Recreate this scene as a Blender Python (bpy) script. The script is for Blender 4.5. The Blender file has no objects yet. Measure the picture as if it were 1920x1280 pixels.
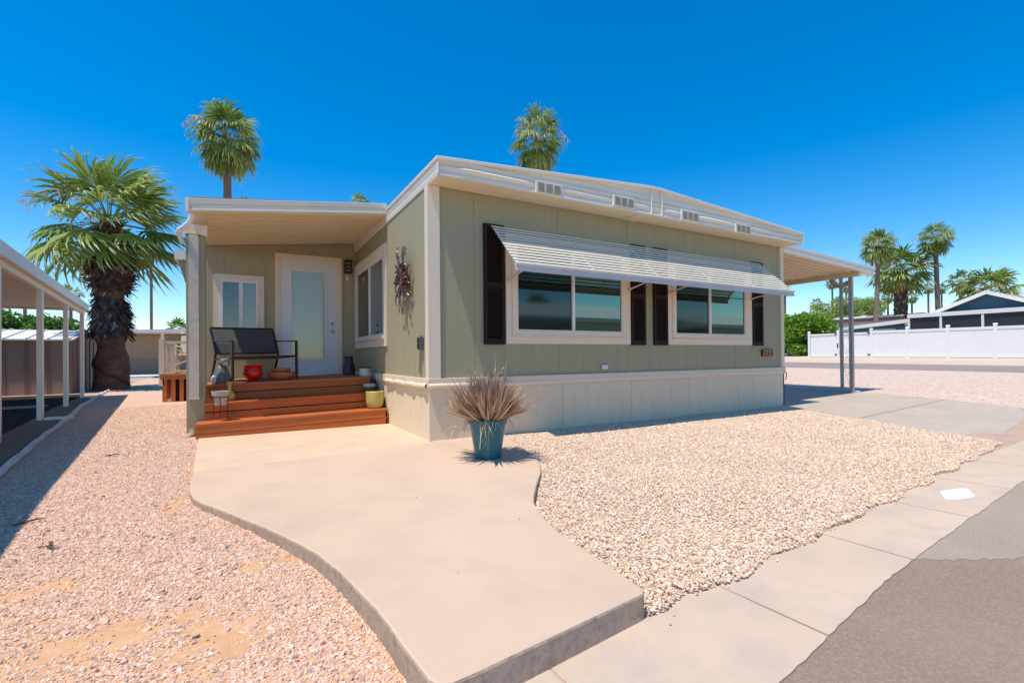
import bpy, bmesh, math, random
import numpy as np
from mathutils import Vector, Matrix
R = math.radians
random.seed(7)
S = bpy.context.scene
COL = S.collection
# ------------------------------------------------------------------ camera
CAM = Vector((-1.847, -5.152, .984)); FPX = 891.321
yaw, pitch, roll = R(29.55), R(.373), R(-.513)
fw = Vector((math.sin(yaw), math.cos(yaw), 0)); rt = Vector((math.cos(yaw), -math.sin(yaw), 0)); up = Vector((0, 0, 1))
F_ = fw*math.cos(pitch)+up*math.sin(pitch); U_ = up*math.cos(pitch)-fw*math.sin(pitch)
R1 = rt*math.cos(roll)+U_*math.sin(roll); U1 = U_*math.cos(roll)-rt*math.sin(roll)
cd = bpy.data.cameras.new("camera"); cam = bpy.data.objects.new("camera", cd); COL.objects.link(cam)
m4 = Matrix((R1, U1, -F_)).transposed().to_4x4(); m4.translation = CAM; cam.matrix_world = m4
cd.sensor_width = 36; cd.lens = FPX/1920*36; cd.shift_y = 21.403/1920; cd.clip_start = .05; cd.clip_end = 3000
S.camera = cam
# ------------------------------------------------------------------ light
SUN = Vector((-1, -.28, 3.09)).normalized()
w = bpy.data.worlds.new("World"); S.world = w; w.use_nodes = True
nt = w.node_tree; nt.nodes.clear()
sky = nt.nodes.new('ShaderNodeTexSky'); sky.sky_type = 'NISHITA'; sky.sun_disc = False
sky.sun_elevation = math.asin(SUN.z); sky.sun_rotation = math.atan2(SUN.x, SUN.y)
sky.altitude = 300; sky.air_density = 1.0; sky.dust_density = 0.0; sky.ozone_density = 1.5
hs = nt.nodes.new('ShaderNodeHueSaturation'); hs.inputs['Saturation'].default_value = 1.55; hs.inputs['Value'].default_value = 1.07
bg = nt.nodes.new('ShaderNodeBackground'); bg.inputs['Strength'].default_value = .15
wo = nt.nodes.new('ShaderNodeOutputWorld')
nt.links.new(sky.outputs[0], hs.inputs['Color']); nt.links.new(hs.outputs[0], bg.inputs[0]); nt.links.new(bg.outputs[0], wo.inputs[0])
sl = bpy.data.lights.new("sun", 'SUN'); sl.energy = 4.0; sl.angle = R(.5); sl.color = (1, .945, .85)
so = bpy.data.objects.new("sun", sl); COL.objects.link(so); so.rotation_euler = SUN.to_track_quat('Z', 'Y').to_euler(); so.location = (-20, 0, 40)
S.view_settings.view_transform = 'Standard'; S.view_settings.look = 'None'; S.view_settings.exposure = .26; S.view_settings.gamma = 1
S.render.engine = 'CYCLES'; S.cycles.max_bounces = 8; S.cycles.diffuse_bounces = 4; S.cycles.transparent_max_bounces = 8

# ------------------------------------------------------------------ materials
MATS = {}
def mat(name, col, rough=.6, col2=None, nscale=3, stretch=(1, 1, 1), bump=0, bscale=30, bstretch=(1, 1, 1), metal=0, spec=.5,
        vcol=None, transl=0, fine=None, crack=None):
    """procedural Principled material: col..col2 mixed by noise; vcol = colour reached at the face attribute v = 1"""
    if name in MATS: return MATS[name]
    M = bpy.data.materials.new(name); M.use_nodes = True; n = M.node_tree.nodes; l = M.node_tree.links
    b = n['Principled BSDF']; b.inputs['Roughness'].default_value = rough; b.inputs['Metallic'].default_value = metal
    b.inputs['Specular IOR Level'].default_value = spec
    b.inputs['Base Color'].default_value = (*col, 1)
    geo = n.new('ShaderNodeNewGeometry')
    def coords(st):
        mp = n.new('ShaderNodeMapping'); mp.inputs['Scale'].default_value = st; l.new(geo.outputs['Position'], mp.inputs[0]); return mp.outputs[0]
    def noise(sc, st, det=6, ro=.6):
        t = n.new('ShaderNodeTexNoise'); t.inputs['Scale'].default_value = sc; t.inputs['Detail'].default_value = det; t.inputs['Roughness'].default_value = ro
        l.new(coords(st), t.inputs[0]); return t.outputs['Fac']
    def ramp(x, a, c):
        r = n.new('ShaderNodeMapRange'); r.inputs[1].default_value = a; r.inputs[2].default_value = c; l.new(x, r.inputs[0]); return r.outputs[0]
    def mix(f, a, c):
        x = n.new('ShaderNodeMix'); x.data_type = 'RGBA'
        if hasattr(f, 'links'): l.new(f, x.inputs[0])
        else: x.inputs[0].default_value = f
        for k, q in ((6, a), (7, c)):
            if hasattr(q, 'links'): l.new(q, x.inputs[k])
            else: x.inputs[k].default_value = (*q, 1)
        return x.outputs[2]
    c = col
    if col2: c = mix(ramp(noise(nscale, stretch), .32, .68), col, col2)
    if fine: c = mix(ramp(noise(fine[1], fine[2] if len(fine) > 2 else (1, 1, 1), 3), .45, .75), c, fine[0])
    if vcol:
        a = n.new('ShaderNodeAttribute'); a.attribute_name = 'v'; c = mix(a.outputs['Fac'], c, vcol)
    if hasattr(c, 'links'): l.new(c, b.inputs['Base Color'])
    if bump:
        bp = n.new('ShaderNodeBump'); bp.inputs['Strength'].default_value = 1; bp.inputs['Distance'].default_value = bump
        l.new(noise(bscale, bstretch, 5), bp.inputs['Height']); l.new(bp.outputs[0], b.inputs['Normal'])
    if transl:
        t = n.new('ShaderNodeBsdfTranslucent'); s = n.new('ShaderNodeMixShader'); s.inputs[0].default_value = transl
        if hasattr(c, 'links'): l.new(c, t.inputs[0])
        else: t.inputs[0].default_value = (*col, 1)
        l.new(b.outputs[0], s.inputs[1]); l.new(t.outputs[0], s.inputs[2]); l.new(s.outputs[0], n['Material Output'].inputs[0])
    MATS[name] = M; return M

SIDING = mat('sage_siding', (.375, .335, .205), .75, (.35, .31, .19), 2.2, (3, 3, .35), .0016, 60, (1, 1, .12), fine=((.39, .35, .215), 30, (2, 2, .1)))
SIDING_D = mat('sage_porch_siding', (.42, .365, .235), .75, (.385, .335, .215), 2.2, (3, 3, .35), .0016, 60, (1, 1, .12))
SKIRT = mat('cream_skirting', (.80, .655, .46), .7, (.76, .615, .43), 1.6, (2, 2, .5), .0012, 50, (1, 1, .12), fine=((.75, .61, .43), 5))
TRIM = mat('cream_trim', (.84, .69, .52), .55, (.80, .655, .49), 2.5, (1, 1, 1), .0005, 60)
FASCIA = mat('white_fascia', (.85, .76, .62), .5, (.81, .72, .585), 3, (1, 1, 2), .0004, 30)
WHITE = mat('white_aluminium', (.83, .78, .70), .4, (.78, .73, .65), 4, (1, 1, 1), .0003, 40)
WHITE2 = mat('white_vinyl', (.82, .78, .75), .35, (.78, .74, .71), 3)
SOFFIT = mat('cream_soffit', (.80, .68, .49), .7, (.76, .64, .46), 3, (.4, 3, 1))
PAN = mat('cream_roof_pan', (.78, .66, .45), .5, (.74, .62, .42), 2, (.3, 4, 1))
PAN_R = mat('beige_carport_pan', (.76, .62, .44), .5, (.71, .57, .40), 2, (.3, 4, 1))
SHUT = mat('dark_brown_shutter', (.028, .014, .014), .55, (.035, .019, .018), 6, spec=.12)
SLAT = mat('awning_slat', (.76, .69, .55), .45, (.71, .64, .51), 5, (1, 6, 6))
VAL = mat('awning_valance', (.62, .58, .56), .45, (.57, .53, .51), 4)
DECK = mat('redwood_stain', (.52, .135, .022), .62, (.44, .105, .018), 2.5, (.6, 8, 8), .0012, 30, (.2, 6, 6), fine=((.38, .09, .02), 14, (.15, 4, 4)))
DECKTOP = mat('redwood_tread', (.44, .15, .06), .66, (.38, .12, .045), 2.5, (.6, 8, 1), .0012, 30, (.2, 6, 6))
BLACK = mat('black_metal', (.012, .012, .013), .35)
SLING = mat('black_sling', (.085, .082, .08), .5, bump=.0006, bscale=300)
BRONZE = mat('bronze_metal', (.30, .20, .13), .32, (.16, .10, .08), 25, metal=.9, bump=.002, bscale=40)
CHROME = mat('brushed_nickel', (.45, .42, .38), .3, metal=1)
TEAL = mat('teal_glazed_pot', (.009, .115, .150), .38, (.014, .14, .18), 5, (1, 1, .5), .0006, 50, fine=((.03, .17, .21), 20, (1, 1, .3)))
DRY = mat('dry_leaves', (.44, .29, .21), .8, (.34, .205, .15), 12, vcol=(.74, .56, .34), transl=.12, bump=.001, bscale=80)
CONC = mat('concrete_walk', (.64, .455, .315), .85, (.595, .42, .295), .9, (1, 1, 1), .002, 70, fine=((.54, .385, .275), 1.5))
CONC2 = mat('concrete_pad', (.66, .475, .32), .85, (.60, .43, .29), 1.3, (1, 1, 1), .001, 90, fine=((.70, .51, .36), 3.1))
DRIVE = mat('concrete_drive', (.52, .42, .33), .85, (.46, .37, .29), .8, (.5, 1.6, 1), .001, 70, fine=((.43, .345, .275), 2.0))
GUTTER = mat('concrete_gutter', (.62, .46, .335), .85, (.56, .415, .30), 1.2, (1, 1, 1), .0015, 80, fine=((.50, .39, .30), 3.5))
ASPH = mat('asphalt', (.285, .20, .135), .9, (.235, .165, .115), 1.1, (1, 1, 1), .003, 110, fine=((.35, .265, .195), 90))
ASPH2 = mat('pale_asphalt', (.37, .28, .205), .9, (.32, .24, .175), 2.5, (1, 1, 1), .004, 110, fine=((.46, .38, .31), 140))
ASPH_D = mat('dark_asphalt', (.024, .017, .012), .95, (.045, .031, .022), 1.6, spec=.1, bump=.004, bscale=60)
DIRT = mat('desert_soil', (.55, .36, .25), .95, (.48, .32, .23), .15, fine=((.42, .29, .22), 3), bump=.006, bscale=25)
SHEDW = mat('mauve_shed_steel', (.30, .185, .14), .6, (.265, .165, .125), 3, (2, 2, .3))
ROOFW = mat('white_roof', (.74, .70, .66), .6, (.66, .62, .58), 2)
RED = mat('red_glaze', (.52, .010, .006), .12, (.42, .007, .007), 8)
TERRA = mat('terracotta', (.36, .115, .045), .6, (.30, .09, .04), 12)
YEL = mat('yellow_glaze', (.56, .38, .06), .35, (.50, .33, .05), 14)
LIME = mat('lime_glaze', (.55, .48, .13), .4, (.48, .42, .11), 14)
GREY = mat('grey_stoneware', (.10, .10, .10), .55, (.16, .16, .155), 25, bump=.002, bscale=60)
PALE = mat('pale_glaze', (.58, .62, .60), .4, (.45, .50, .49), 20)
BASKET = mat('whitewashed_clay', (.48, .40, .34), .8, (.40, .32, .27), 30)
JUG = mat('dark_clay', (.03, .022, .018), .45, (.05, .035, .028), 15)
SIGN = mat('copper_tile', (.56, .22, .10), .5, (.44, .16, .07), 20)
FENCE = mat('white_vinyl_fence', (.84, .81, .77), .5, (.81, .78, .74), 1.5)
CREAM = mat('cream_paint', (.66, .58, .45), .6)
BLUE = mat('blue_siding', (.045, .12, .20), .7, (.04, .105, .175), 1.5, (1, 1, .4))
MAUVE = mat('mauve_trim', (.22, .13, .12), .7)
SHINGLE = mat('tan_shingle', (.36, .25, .18), .9, (.30, .205, .15), 5)
BEIGE = mat('beige_siding', (.40, .31, .21), .75, (.36, .28, .19), 2, (3, 3, .4))
GREYW = mat('grey_siding', (.38, .38, .36), .75)
SCREEN = mat('dark_screen', (.018, .017, .02), .55, (.03, .028, .032), .7)
CARP = mat('dark_car_paint', (.012, .014, .017), .2)
RUBBER = mat('rubber', (.02, .02, .02), .8)
BARK = mat('palm_bark', (.25, .17, .12), .9, (.17, .115, .085), 14, (1, 1, 5), .012, 14, (1, 1, 6))
BARK_D = mat('palm_base_bark', (.21, .12, .07), .95, (.085, .05, .032), 4, (1, 1, 2.5), .02, 9, (2, 2, .6))
BOOT = mat('palm_boots', (.12, .06, .035), .8, (.055, .03, .022), 9, vcol=(.46, .36, .28), bump=.004, bscale=30)
FROND = mat('palm_frond', (.14, .235, .025), .55, (.08, .15, .018), 5, vcol=(.40, .46, .10), transl=.35, spec=.25)
THREAD = mat('palm_tip', (.36, .40, .17), .5, (.22, .28, .09), 5, vcol=(.66, .64, .42), transl=.35)
DEAD = mat('dead_frond', (.42, .20, .05), .8, (.30, .13, .035), 5, vcol=(.50, .30, .06), transl=.2)
FLOWER = mat('palm_flower_stalk', (.62, .44, .27), .8, (.52, .36, .22), 9, transl=.15)
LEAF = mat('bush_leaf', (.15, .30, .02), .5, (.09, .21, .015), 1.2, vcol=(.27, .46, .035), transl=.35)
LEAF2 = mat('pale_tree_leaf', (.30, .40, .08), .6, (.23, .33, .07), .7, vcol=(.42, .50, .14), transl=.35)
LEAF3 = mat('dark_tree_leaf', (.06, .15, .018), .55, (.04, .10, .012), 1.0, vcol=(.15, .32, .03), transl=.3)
WOOD = mat('tree_bark', (.12, .085, .06), .9, (.08, .055, .04), 8, bump=.01, bscale=12)
PAINTW = mat('white_ground_paint', (.80, .77, .73), .75, (.70, .65, .58), 14)
STICK = mat('dead_stick', (.12, .085, .06), .9, (.07, .05, .04), 30)

def glass(name, col, rough=.03, ior=1.6, blind=None):
    M = bpy.data.materials.new(name); M.use_nodes = True; n = M.node_tree.nodes; l = M.node_tree.links
    b = n['Principled BSDF']; b.inputs['Base Color'].default_value = (*col, 1); b.inputs['Roughness'].default_value = rough
    b.inputs['IOR'].default_value = ior; b.inputs['Coat Weight'].default_value = 1; b.inputs['Coat Roughness'].default_value = .01; b.inputs['Coat IOR'].default_value = 1.6
    if blind:
        g = n.new('ShaderNodeNewGeometry'); x = n.new('ShaderNodeSeparateXYZ'); l.new(g.outputs['Position'], x.inputs[0])
        s = n.new('ShaderNodeMath'); s.operation = 'MULTIPLY'; s.inputs[1].default_value = 1/blind[1]; l.new(x.outputs['Z'], s.inputs[0])
        f = n.new('ShaderNodeMath'); f.operation = 'FRACT'; l.new(s.outputs[0], f.inputs[0])
        t = n.new('ShaderNodeMath'); t.operation = 'LESS_THAN'; t.inputs[1].default_value = .22; l.new(f.outputs[0], t.inputs[0])
        mx = n.new('ShaderNodeMix'); mx.data_type = 'RGBA'; mx.inputs[6].default_value = (*col, 1); mx.inputs[7].default_value = (*blind[0], 1)
        l.new(t.outputs[0], mx.inputs[0]); l.new(mx.outputs[2], b.inputs['Base Color'])
    return M
GL = mat('window_glass', (.17, .25, .205), .02, metal=.95)
GLS = mat('screened_glass', (.065, .09, .085), .06, (.058, .08, .076), 40, metal=.95)
GLB = glass('blind_glass', (.20, .235, .21), .06, 1.6, ((.15, .18, .16), .025))
GLD = glass('door_glass', (.42, .48, .39), .12, 1.45, ((.34, .40, .33), .022))
GLK = glass('dark_pane', (.012, .009, .008), .35, 1.4)
GLJ = glass('jar_glass', (.55, .48, .42), .05, 1.5)

# gravel sheets: cell-coloured procedural stone ground
def gravel_mat(name, cols, scale, bump, soil=None):
    M = bpy.data.materials.new(name); M.use_nodes = True; n = M.node_tree.nodes; l = M.node_tree.links
    b = n['Principled BSDF']; b.inputs['Roughness'].default_value = .9; b.inputs['Specular IOR Level'].default_value = .25
    g = n.new('ShaderNodeNewGeometry')
    v = n.new('ShaderNodeTexVoronoi'); v.inputs['Scale'].default_value = scale; l.new(g.outputs['Position'], v.inputs['Vector'])
    cr = n.new('ShaderNodeValToRGB'); cr.color_ramp.interpolation = 'CONSTANT'
    while len(cr.color_ramp.elements) > 1: cr.color_ramp.elements.remove(cr.color_ramp.elements[0])
    for i, c in enumerate(cols):
        e = cr.color_ramp.elements[0] if i == 0 else cr.color_ramp.elements.new(i/len(cols))
        e.position = i/len(cols); e.color = (*c, 1)
    sx = n.new('ShaderNodeSeparateXYZ'); l.new(v.outputs['Color'], sx.inputs[0]); l.new(sx.outputs[0], cr.inputs[0])
    col = cr.outputs[0]
    if soil:
        t = n.new('ShaderNodeTexNoise'); t.inputs['Scale'].default_value = .9; t.inputs['Detail'].default_value = 5; l.new(g.outputs['Position'], t.inputs[0])
        r = n.new('ShaderNodeMapRange'); r.inputs[1].default_value = .47; r.inputs[2].default_value = .58; l.new(t.outputs['Fac'], r.inputs[0])
        mx = n.new('ShaderNodeMix'); mx.data_type = 'RGBA'; l.new(r.outputs[0], mx.inputs[0]); l.new(col, mx.inputs[6]); mx.inputs[7].default_value = (*soil, 1); col = mx.outputs[2]
    l.new(col, b.inputs['Base Color'])
    bp = n.new('ShaderNodeBump'); bp.invert = True; bp.inputs['Distance'].default_value = bump; l.new(v.outputs['Distance'], bp.inputs['Height']); l.new(bp.outputs[0], b.inputs['Normal'])
    MATS[name] = M; return M
PINKS = [(.71, .46, .335), (.65, .415, .30), (.77, .525, .385), (.59, .365, .26), (.70, .455, .325), (.79, .58, .44), (.68, .445, .33), (.51, .325, .24), (.75, .51, .345), (.67, .425, .305)]
TANS = [(.79, .62, .43), (.83, .67, .47), (.73, .52, .38), (.82, .66, .48), (.76, .57, .40), (.64, .45, .32), (.84, .70, .54), (.77, .52, .39), (.73, .53, .35), (.56, .40, .29), (.80, .58, .43)]
GRAV_P = gravel_mat('pink_gravel', PINKS, 60, .010, (.66, .43, .31))
GRAV_F = gravel_mat('far_pink_gravel', [(.72, .54, .42), (.64, .45, .35), (.78, .60, .48), (.52, .36, .28), (.75, .55, .43), (.70, .50, .39), (.60, .42, .33)], 26, .022)
GRAV_T = gravel_mat('tan_gravel', TANS, 58, .011)

# ------------------------------------------------------------------ mesh helpers
class MB:
    def __init__(s): s.v = []; s.f = []; s.mi = []; s.a = []; s.cur = 0; s.val = 0.
    def face(s, idx): s.f.append(tuple(idx)); s.mi.append(s.cur); s.a.append(s.val)
    def add(s, vs, fs):
        o = len(s.v); s.v += [tuple(p) for p in vs]
        for f in fs: s.face([o+i for i in f])
        return s
    def box(s, x0, x1, y0, y1, z0, z1):
        if x0 > x1: x0, x1 = x1, x0
        if y0 > y1: y0, y1 = y1, y0
        return s.add([(x0, y0, z0), (x1, y0, z0), (x1, y1, z0), (x0, y1, z0), (x0, y0, z1), (x1, y0, z1), (x1, y1, z1), (x0, y1, z1)],
              [(3, 2, 1, 0), (4, 5, 6, 7), (0, 1, 5, 4), (1, 2, 6, 5), (2, 3, 7, 6), (3, 0, 4, 7)])
    def bar(s, p, q, w=.03, h=.03, upv=(0, 0, 1)):
        p, q = Vector(p), Vector(q); d = (q-p).normalized(); u = Vector(upv)
        if abs(d.dot(u)) > .98: u = Vector((0, 1, 0))
        a = d.cross(u).normalized()*w/2; b = a.cross(d).normalized()*h/2
        vs = [p-a-b, p+a-b, p+a+b, p-a+b, q-a-b, q+a-b, q+a+b, q-a+b]
        return s.add(vs, [(0, 1, 2, 3), (7, 6, 5, 4), (4, 5, 1, 0), (5, 6, 2, 1), (6, 7, 3, 2), (7, 4, 0, 3)])
    def tube(s, path, r, n=8, cap=True):
        path = [Vector(p) for p in path]; rs = r if isinstance(r, (list, tuple)) else [r]*len(path); o = len(s.v); prev = None
        for i, p in enumerate(path):
            d = (path[min(i+1, len(path)-1)]-path[max(i-1, 0)]).normalized()
            if prev is None: prev = d.orthogonal().normalized()
            a = (prev-d*prev.dot(d)).normalized(); prev = a; b = d.cross(a)
            for k in range(n):
                t = 2*math.pi*k/n; s.v.append(tuple(p+(a*math.cos(t)+b*math.sin(t))*rs[i]))
        for i in range(len(path)-1):
            for k in range(n): s.face([o+i*n+k, o+i*n+(k+1) % n, o+(i+1)*n+(k+1) % n, o+(i+1)*n+k])
        if cap: s.face([o+k for k in range(n)][::-1]); s.face([o+(len(path)-1)*n+k for k in range(n)])
        return s
    def lathe(s, prof, c=(0, 0, 0), n=32, wob=0, rs=None):
        o = len(s.v)
        for (r, z) in prof:
            for k in range(n):
                t = 2*math.pi*k/n; rr = r*(1+wob*math.sin(3*t+z*9)+wob*.6*math.sin(5*t-z*14)) if wob else r
                s.v.append((c[0]+rr*math.cos(t), c[1]+rr*math.sin(t), c[2]+z))
        for i in range(len(prof)-1):
            for k in range(n): s.face([o+i*n+k, o+i*n+(k+1) % n, o+(i+1)*n+(k+1) % n, o+(i+1)*n+k])
        s.face([o+k for k in range(n)][::-1]); s.face([o+(len(prof)-1)*n+k for k in range(n)])
        return s
    def prism_y(s, poly, y0, y1):        # poly in (x,z)
        n = len(poly); vs = [(x, y0, z) for x, z in poly]+[(x, y1, z) for x, z in poly]
        return s.add(vs, [tuple(range(n)), tuple(range(2*n-1, n-1, -1))]+[((i+1) % n, i, n+i, n+(i+1) % n) for i in range(n)])
    def prism_x(s, poly, x0, x1):        # poly in (y,z)
        n = len(poly); vs = [(x0, y, z) for y, z in poly]+[(x1, y, z) for y, z in poly]
        return s.add(vs, [tuple(range(n))[::-1], tuple(range(n, 2*n))]+[(i, (i+1) % n, n+(i+1) % n, n+i) for i in range(n)])

def props(o, label=None, cat=None, group=None, kind=None):
    if label: o['label'] = label
    if cat: o['category'] = cat
    if group: o['group'] = group
    if kind: o['kind'] = kind
    return o
ROOT = {}
def empty(name, loc, label=None, cat=None, group=None):
    o = bpy.data.objects.new(name, None); COL.objects.link(o); o.location = loc; o.empty_display_size = .2
    ROOT[o.name] = Vector(loc); return props(o, label, cat, group)
def obj(name, m, ma, parent=None, smooth=False, bevel=0, loc=None, label=None, cat=None, group=None, kind=None, local=False):
    me = bpy.data.meshes.new(name)
    base = ROOT[parent.name] if parent else Vector(loc if loc else (0, 0, 0))
    off = Vector((0, 0, 0)) if local else base
    me.from_pydata([(a-off.x, b-off.y, c-off.z) for a, b, c in m.v], [], m.f)
    for q in (ma if isinstance(ma, (list, tuple)) else [ma]): me.materials.append(q)
    if any(m.mi): me.polygons.foreach_set('material_index', m.mi)
    if any(m.a):
        at = me.attributes.new('v', 'FLOAT', 'FACE'); at.data.foreach_set('value', m.a)
    if smooth:
        me.polygons.foreach_set('use_smooth', [True]*len(me.polygons))
        if smooth != 'all': me.set_sharp_from_angle(angle=R(40))
    me.update()
    o = bpy.data.objects.new(name, me); COL.objects.link(o); ROOT[o.name] = base
    if parent: o.parent = parent
    elif not parent: o.location = base
    if bevel:
        b = o.modifiers.new('bevel', 'BEVEL'); b.width = bevel; b.segments = 2; b.limit_method = 'ANGLE'; b.angle_limit = R(40)
    return props(o, label, cat, group, kind)
def B(*a): return MB().box(*a)

# ------------------------------------------------------------------ terrain
def cl(x, a, b): return max(a, min(b, x))
def gz(x, y):
    g = 0
    if x > 6.8: g += .03*(min(x, 12)-6.8)
    if x > 12: g += .019*(min(x, 72)-12)
    g += .007*cl(y-2, 0, 15)
    g -= .078*cl((-y-.3)/3.1, 0, 1)
    return g
def drape(name, pts, dz, ma, **k):
    bm = bmesh.new(); bm.faces.new([bm.verts.new((x, y, 0)) for x, y in pts])
    for co, no in [((6.8, 0, 0), (1, 0, 0)), ((12, 0, 0), (1, 0, 0)), ((72, 0, 0), (1, 0, 0)), ((0, 2, 0), (0, 1, 0)), ((0, 17, 0), (0, 1, 0)), ((0, -.3, 0), (0, 1, 0)), ((0, -3.4, 0), (0, 1, 0))]:
        bmesh.ops.bisect_plane(bm, geom=bm.verts[:]+bm.edges[:]+bm.faces[:], plane_co=co, plane_no=no)
    bmesh.ops.triangulate(bm, faces=bm.faces[:])
    for v in bm.verts: v.co.z = gz(v.co.x, v.co.y)+dz
    for f in bm.faces:
        f.normal_update()
        if f.normal.z < 0: f.normal_flip()
    me = bpy.data.meshes.new(name); bm.to_mesh(me); bm.free(); me.materials.append(ma)
    o = bpy.data.objects.new(name, me); COL.objects.link(o); ROOT[o.name] = Vector((0, 0, 0)); return props(o, **k)
EDGE = mat('brown_slab_edge', (.50, .375, .28), .92, (.40, .295, .22), 3, (1, 1, .3), .004, 55, fine=((.30, .22, .165), 26))  # slab side faces: darker, browner and more speckled than the tops
def slab(name, pts, zt, zb, ma, parent=None, bev=.008, **k):
    """poured slab; zt / zb numbers or functions of x, y"""
    m = MB(); n = len(pts); f = lambda q, x, y: q(x, y) if callable(q) else q
    m.v = [(x, y, f(zt, x, y)) for x, y in pts]+[(x, y, f(zb, x, y)) for x, y in pts]
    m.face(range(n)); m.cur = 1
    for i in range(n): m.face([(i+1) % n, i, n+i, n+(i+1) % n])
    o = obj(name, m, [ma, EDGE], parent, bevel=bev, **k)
    bm = bmesh.new(); bm.from_mesh(o.data); bmesh.ops.recalc_face_normals(bm, faces=bm.faces[:])
    if max(bm.faces, key=lambda f_: f_.calc_area()).normal.z < 0: bmesh.ops.reverse_faces(bm, faces=bm.faces[:])
    bm.to_mesh(o.data); bm.free(); return o

GUT_IN = [(-6, -4.36), (-1.6, -3.89), (-.449, -3.755)]+[(-.337+k*.18, -3.735+.092*(.111+k*.18)+.012*math.sin(k*1.3)) for k in range(37)]
GUT_IN = [p for p in GUT_IN if p[0] < 5.72]
_g = [(-8, -5.05), (-.33, -4.235), (.10, -4.175), (.57, -4.105), (1.14, -4.04), (2.154, -3.955), (3.337, -3.86), (6, -3.60), (14, -2.76), (30, -1.1)]
GUT_OUT = []
for (x0, y0), (x1, y1) in zip(_g, _g[1:]):
    n_ = max(1, min(60, int((x1-x0)/.05))) if -1 < x0 < 7 else 1
    for k in range(n_):
        t = k/n_; xx = x0+(x1-x0)*t; GUT_OUT.append((xx, y0+(y1-y0)*t+(random.uniform(-.004, .004)+.003*math.sin(xx*9.7) if -1 < xx < 7 else 0)))
GUT_OUT.append(_g[-1])
gr = []
xs = [-900, -300, -100, -40, -12, -6, 0, 6.8, 12, 20, 40, 72, 140, 300, 900]; ys = [-900, -300, -60, -12, -3.4, -.3, 2, 17, 40, 80, 160, 400, 900]
m = MB(); m.v = [(x, y, gz(x, y)) for y in ys for x in xs]
for j in range(len(ys)-1):
    for i in range(len(xs)-1): m.face([j*len(xs)+i, j*len(xs)+i+1, (j+1)*len(xs)+i+1, (j+1)*len(xs)+i])
obj('ground', m, DIRT, kind='structure')
drape('street', [(-60, -60), (80, -60), (80, 4.0), (30, -1.1)]+GUT_OUT[::-1][1:]+[(-60, -10.4)], .004, ASPH, kind='structure')
drape('street_patch', [(1.12, -4.03)]+[(1.17+.42*(k/24)**1.1+.018*math.sin(k*1.3), -4.06-.24*k/24+.010*math.sin(k*2.1)) for k in range(25)]+[(1.65+k*.09, -4.31-.035*k+.012*math.sin(k*1.9)) for k in range(40)]+[(8, -6.2), (14, -6.5), (14, -2.72), (6, -3.56), (3.337, -3.84), (2.65, -3.90), (2.154, -3.92), (1.505, -3.98), (1.25, -4.0)], .0055, ASPH2, kind='structure')
gin = [(x, y-.15) for x, y in GUT_IN]+[(14, -2.42), (30, -.75)]
gout = [(x, y) for x, y in GUT_OUT]
# gutter: strips of concrete panels with joints
def line_y(L, x):
    for (x0, y0), (x1, y1) in zip(L, L[1:]):
        if x0 <= x <= x1: return y0+(y1-y0)*(x-x0)/(x1-x0)
    return L[-1][1] if x > L[-1][0] else L[0][1]
js = [-5.9, -3.2, -2.06, -.945, .045, 1.11, 2.18, 3.265, 4.4, 5.5, 6.7, 7.9, 9.2, 10.6, 13.8, 20, 29.8]
gm = MB()
GI = [(x, y+.10) for x, y in GUT_IN]+[(14, -2.05), (30, -.4)]
for a, b in zip(js, js[1:]):
    a2, b2 = a+.006, b-.006
    inner = [(a2, line_y(GI, a2))]+[(x, y) for x, y in GI if a2 < x < b2]+[(b2, line_y(GI, b2))]
    outer = [(a2, line_y(GUT_OUT, a2)-.0)]+[(x, y) for x, y in GUT_OUT if a2 < x < b2]+[(b2, line_y(GUT_OUT, b2))]
    n = len(inner); pts = inner+outer[::-1]; o0 = len(gm.v); N = len(pts)
    zt = lambda i, x, y: -.078+.012-(.012 if i < n else 0)
    gm.v += [(x, y, zt(i, x, y)+(gz(x, y)-gz(0, y))) for i, (x, y) in enumerate(pts)]+[(x, y, -.14+(gz(x, y)-gz(0, y))) for x, y in pts]
    gm.face([o0+i for i in range(N)])
    for i in range(N): gm.face([o0+(i+1) % N, o0+i, o0+N+i, o0+N+(i+1) % N])
go = obj('gutter', gm, GUTTER, kind='structure')
bm = bmesh.new(); bm.from_mesh(go.data); bmesh.ops.recalc_face_normals(bm, faces=bm.faces[:])
bmesh.ops.triangulate(bm, faces=[f for f in bm.faces if len(f.verts) > 4]); bm.to_mesh(go.data); bm.free()
def gutz(x, y):
    a, b = line_y(GI, x), line_y(GUT_OUT, x); return -.078+.012*cl((a-y)/(a-b), 0, 1)
m = MB(); m.v = [(2.70+.22*math.cos(t)*(1+.1*math.cos(4*t))+.07, -3.70+.085*math.sin(t)*(1+.12*math.cos(4*t))+.022*math.cos(t), 0) for t in [k*math.pi/12 for k in range(24)]]; m.v = [(x, y, gutz(x, y)+.0015) for x, y, _ in m.v]
m.face(range(24)); obj('white_paint_mark', m, PAINTW, loc=(2.8, -3.70, -.07), label='white painted blotch on the concrete gutter by the street', cat='paint mark')

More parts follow.
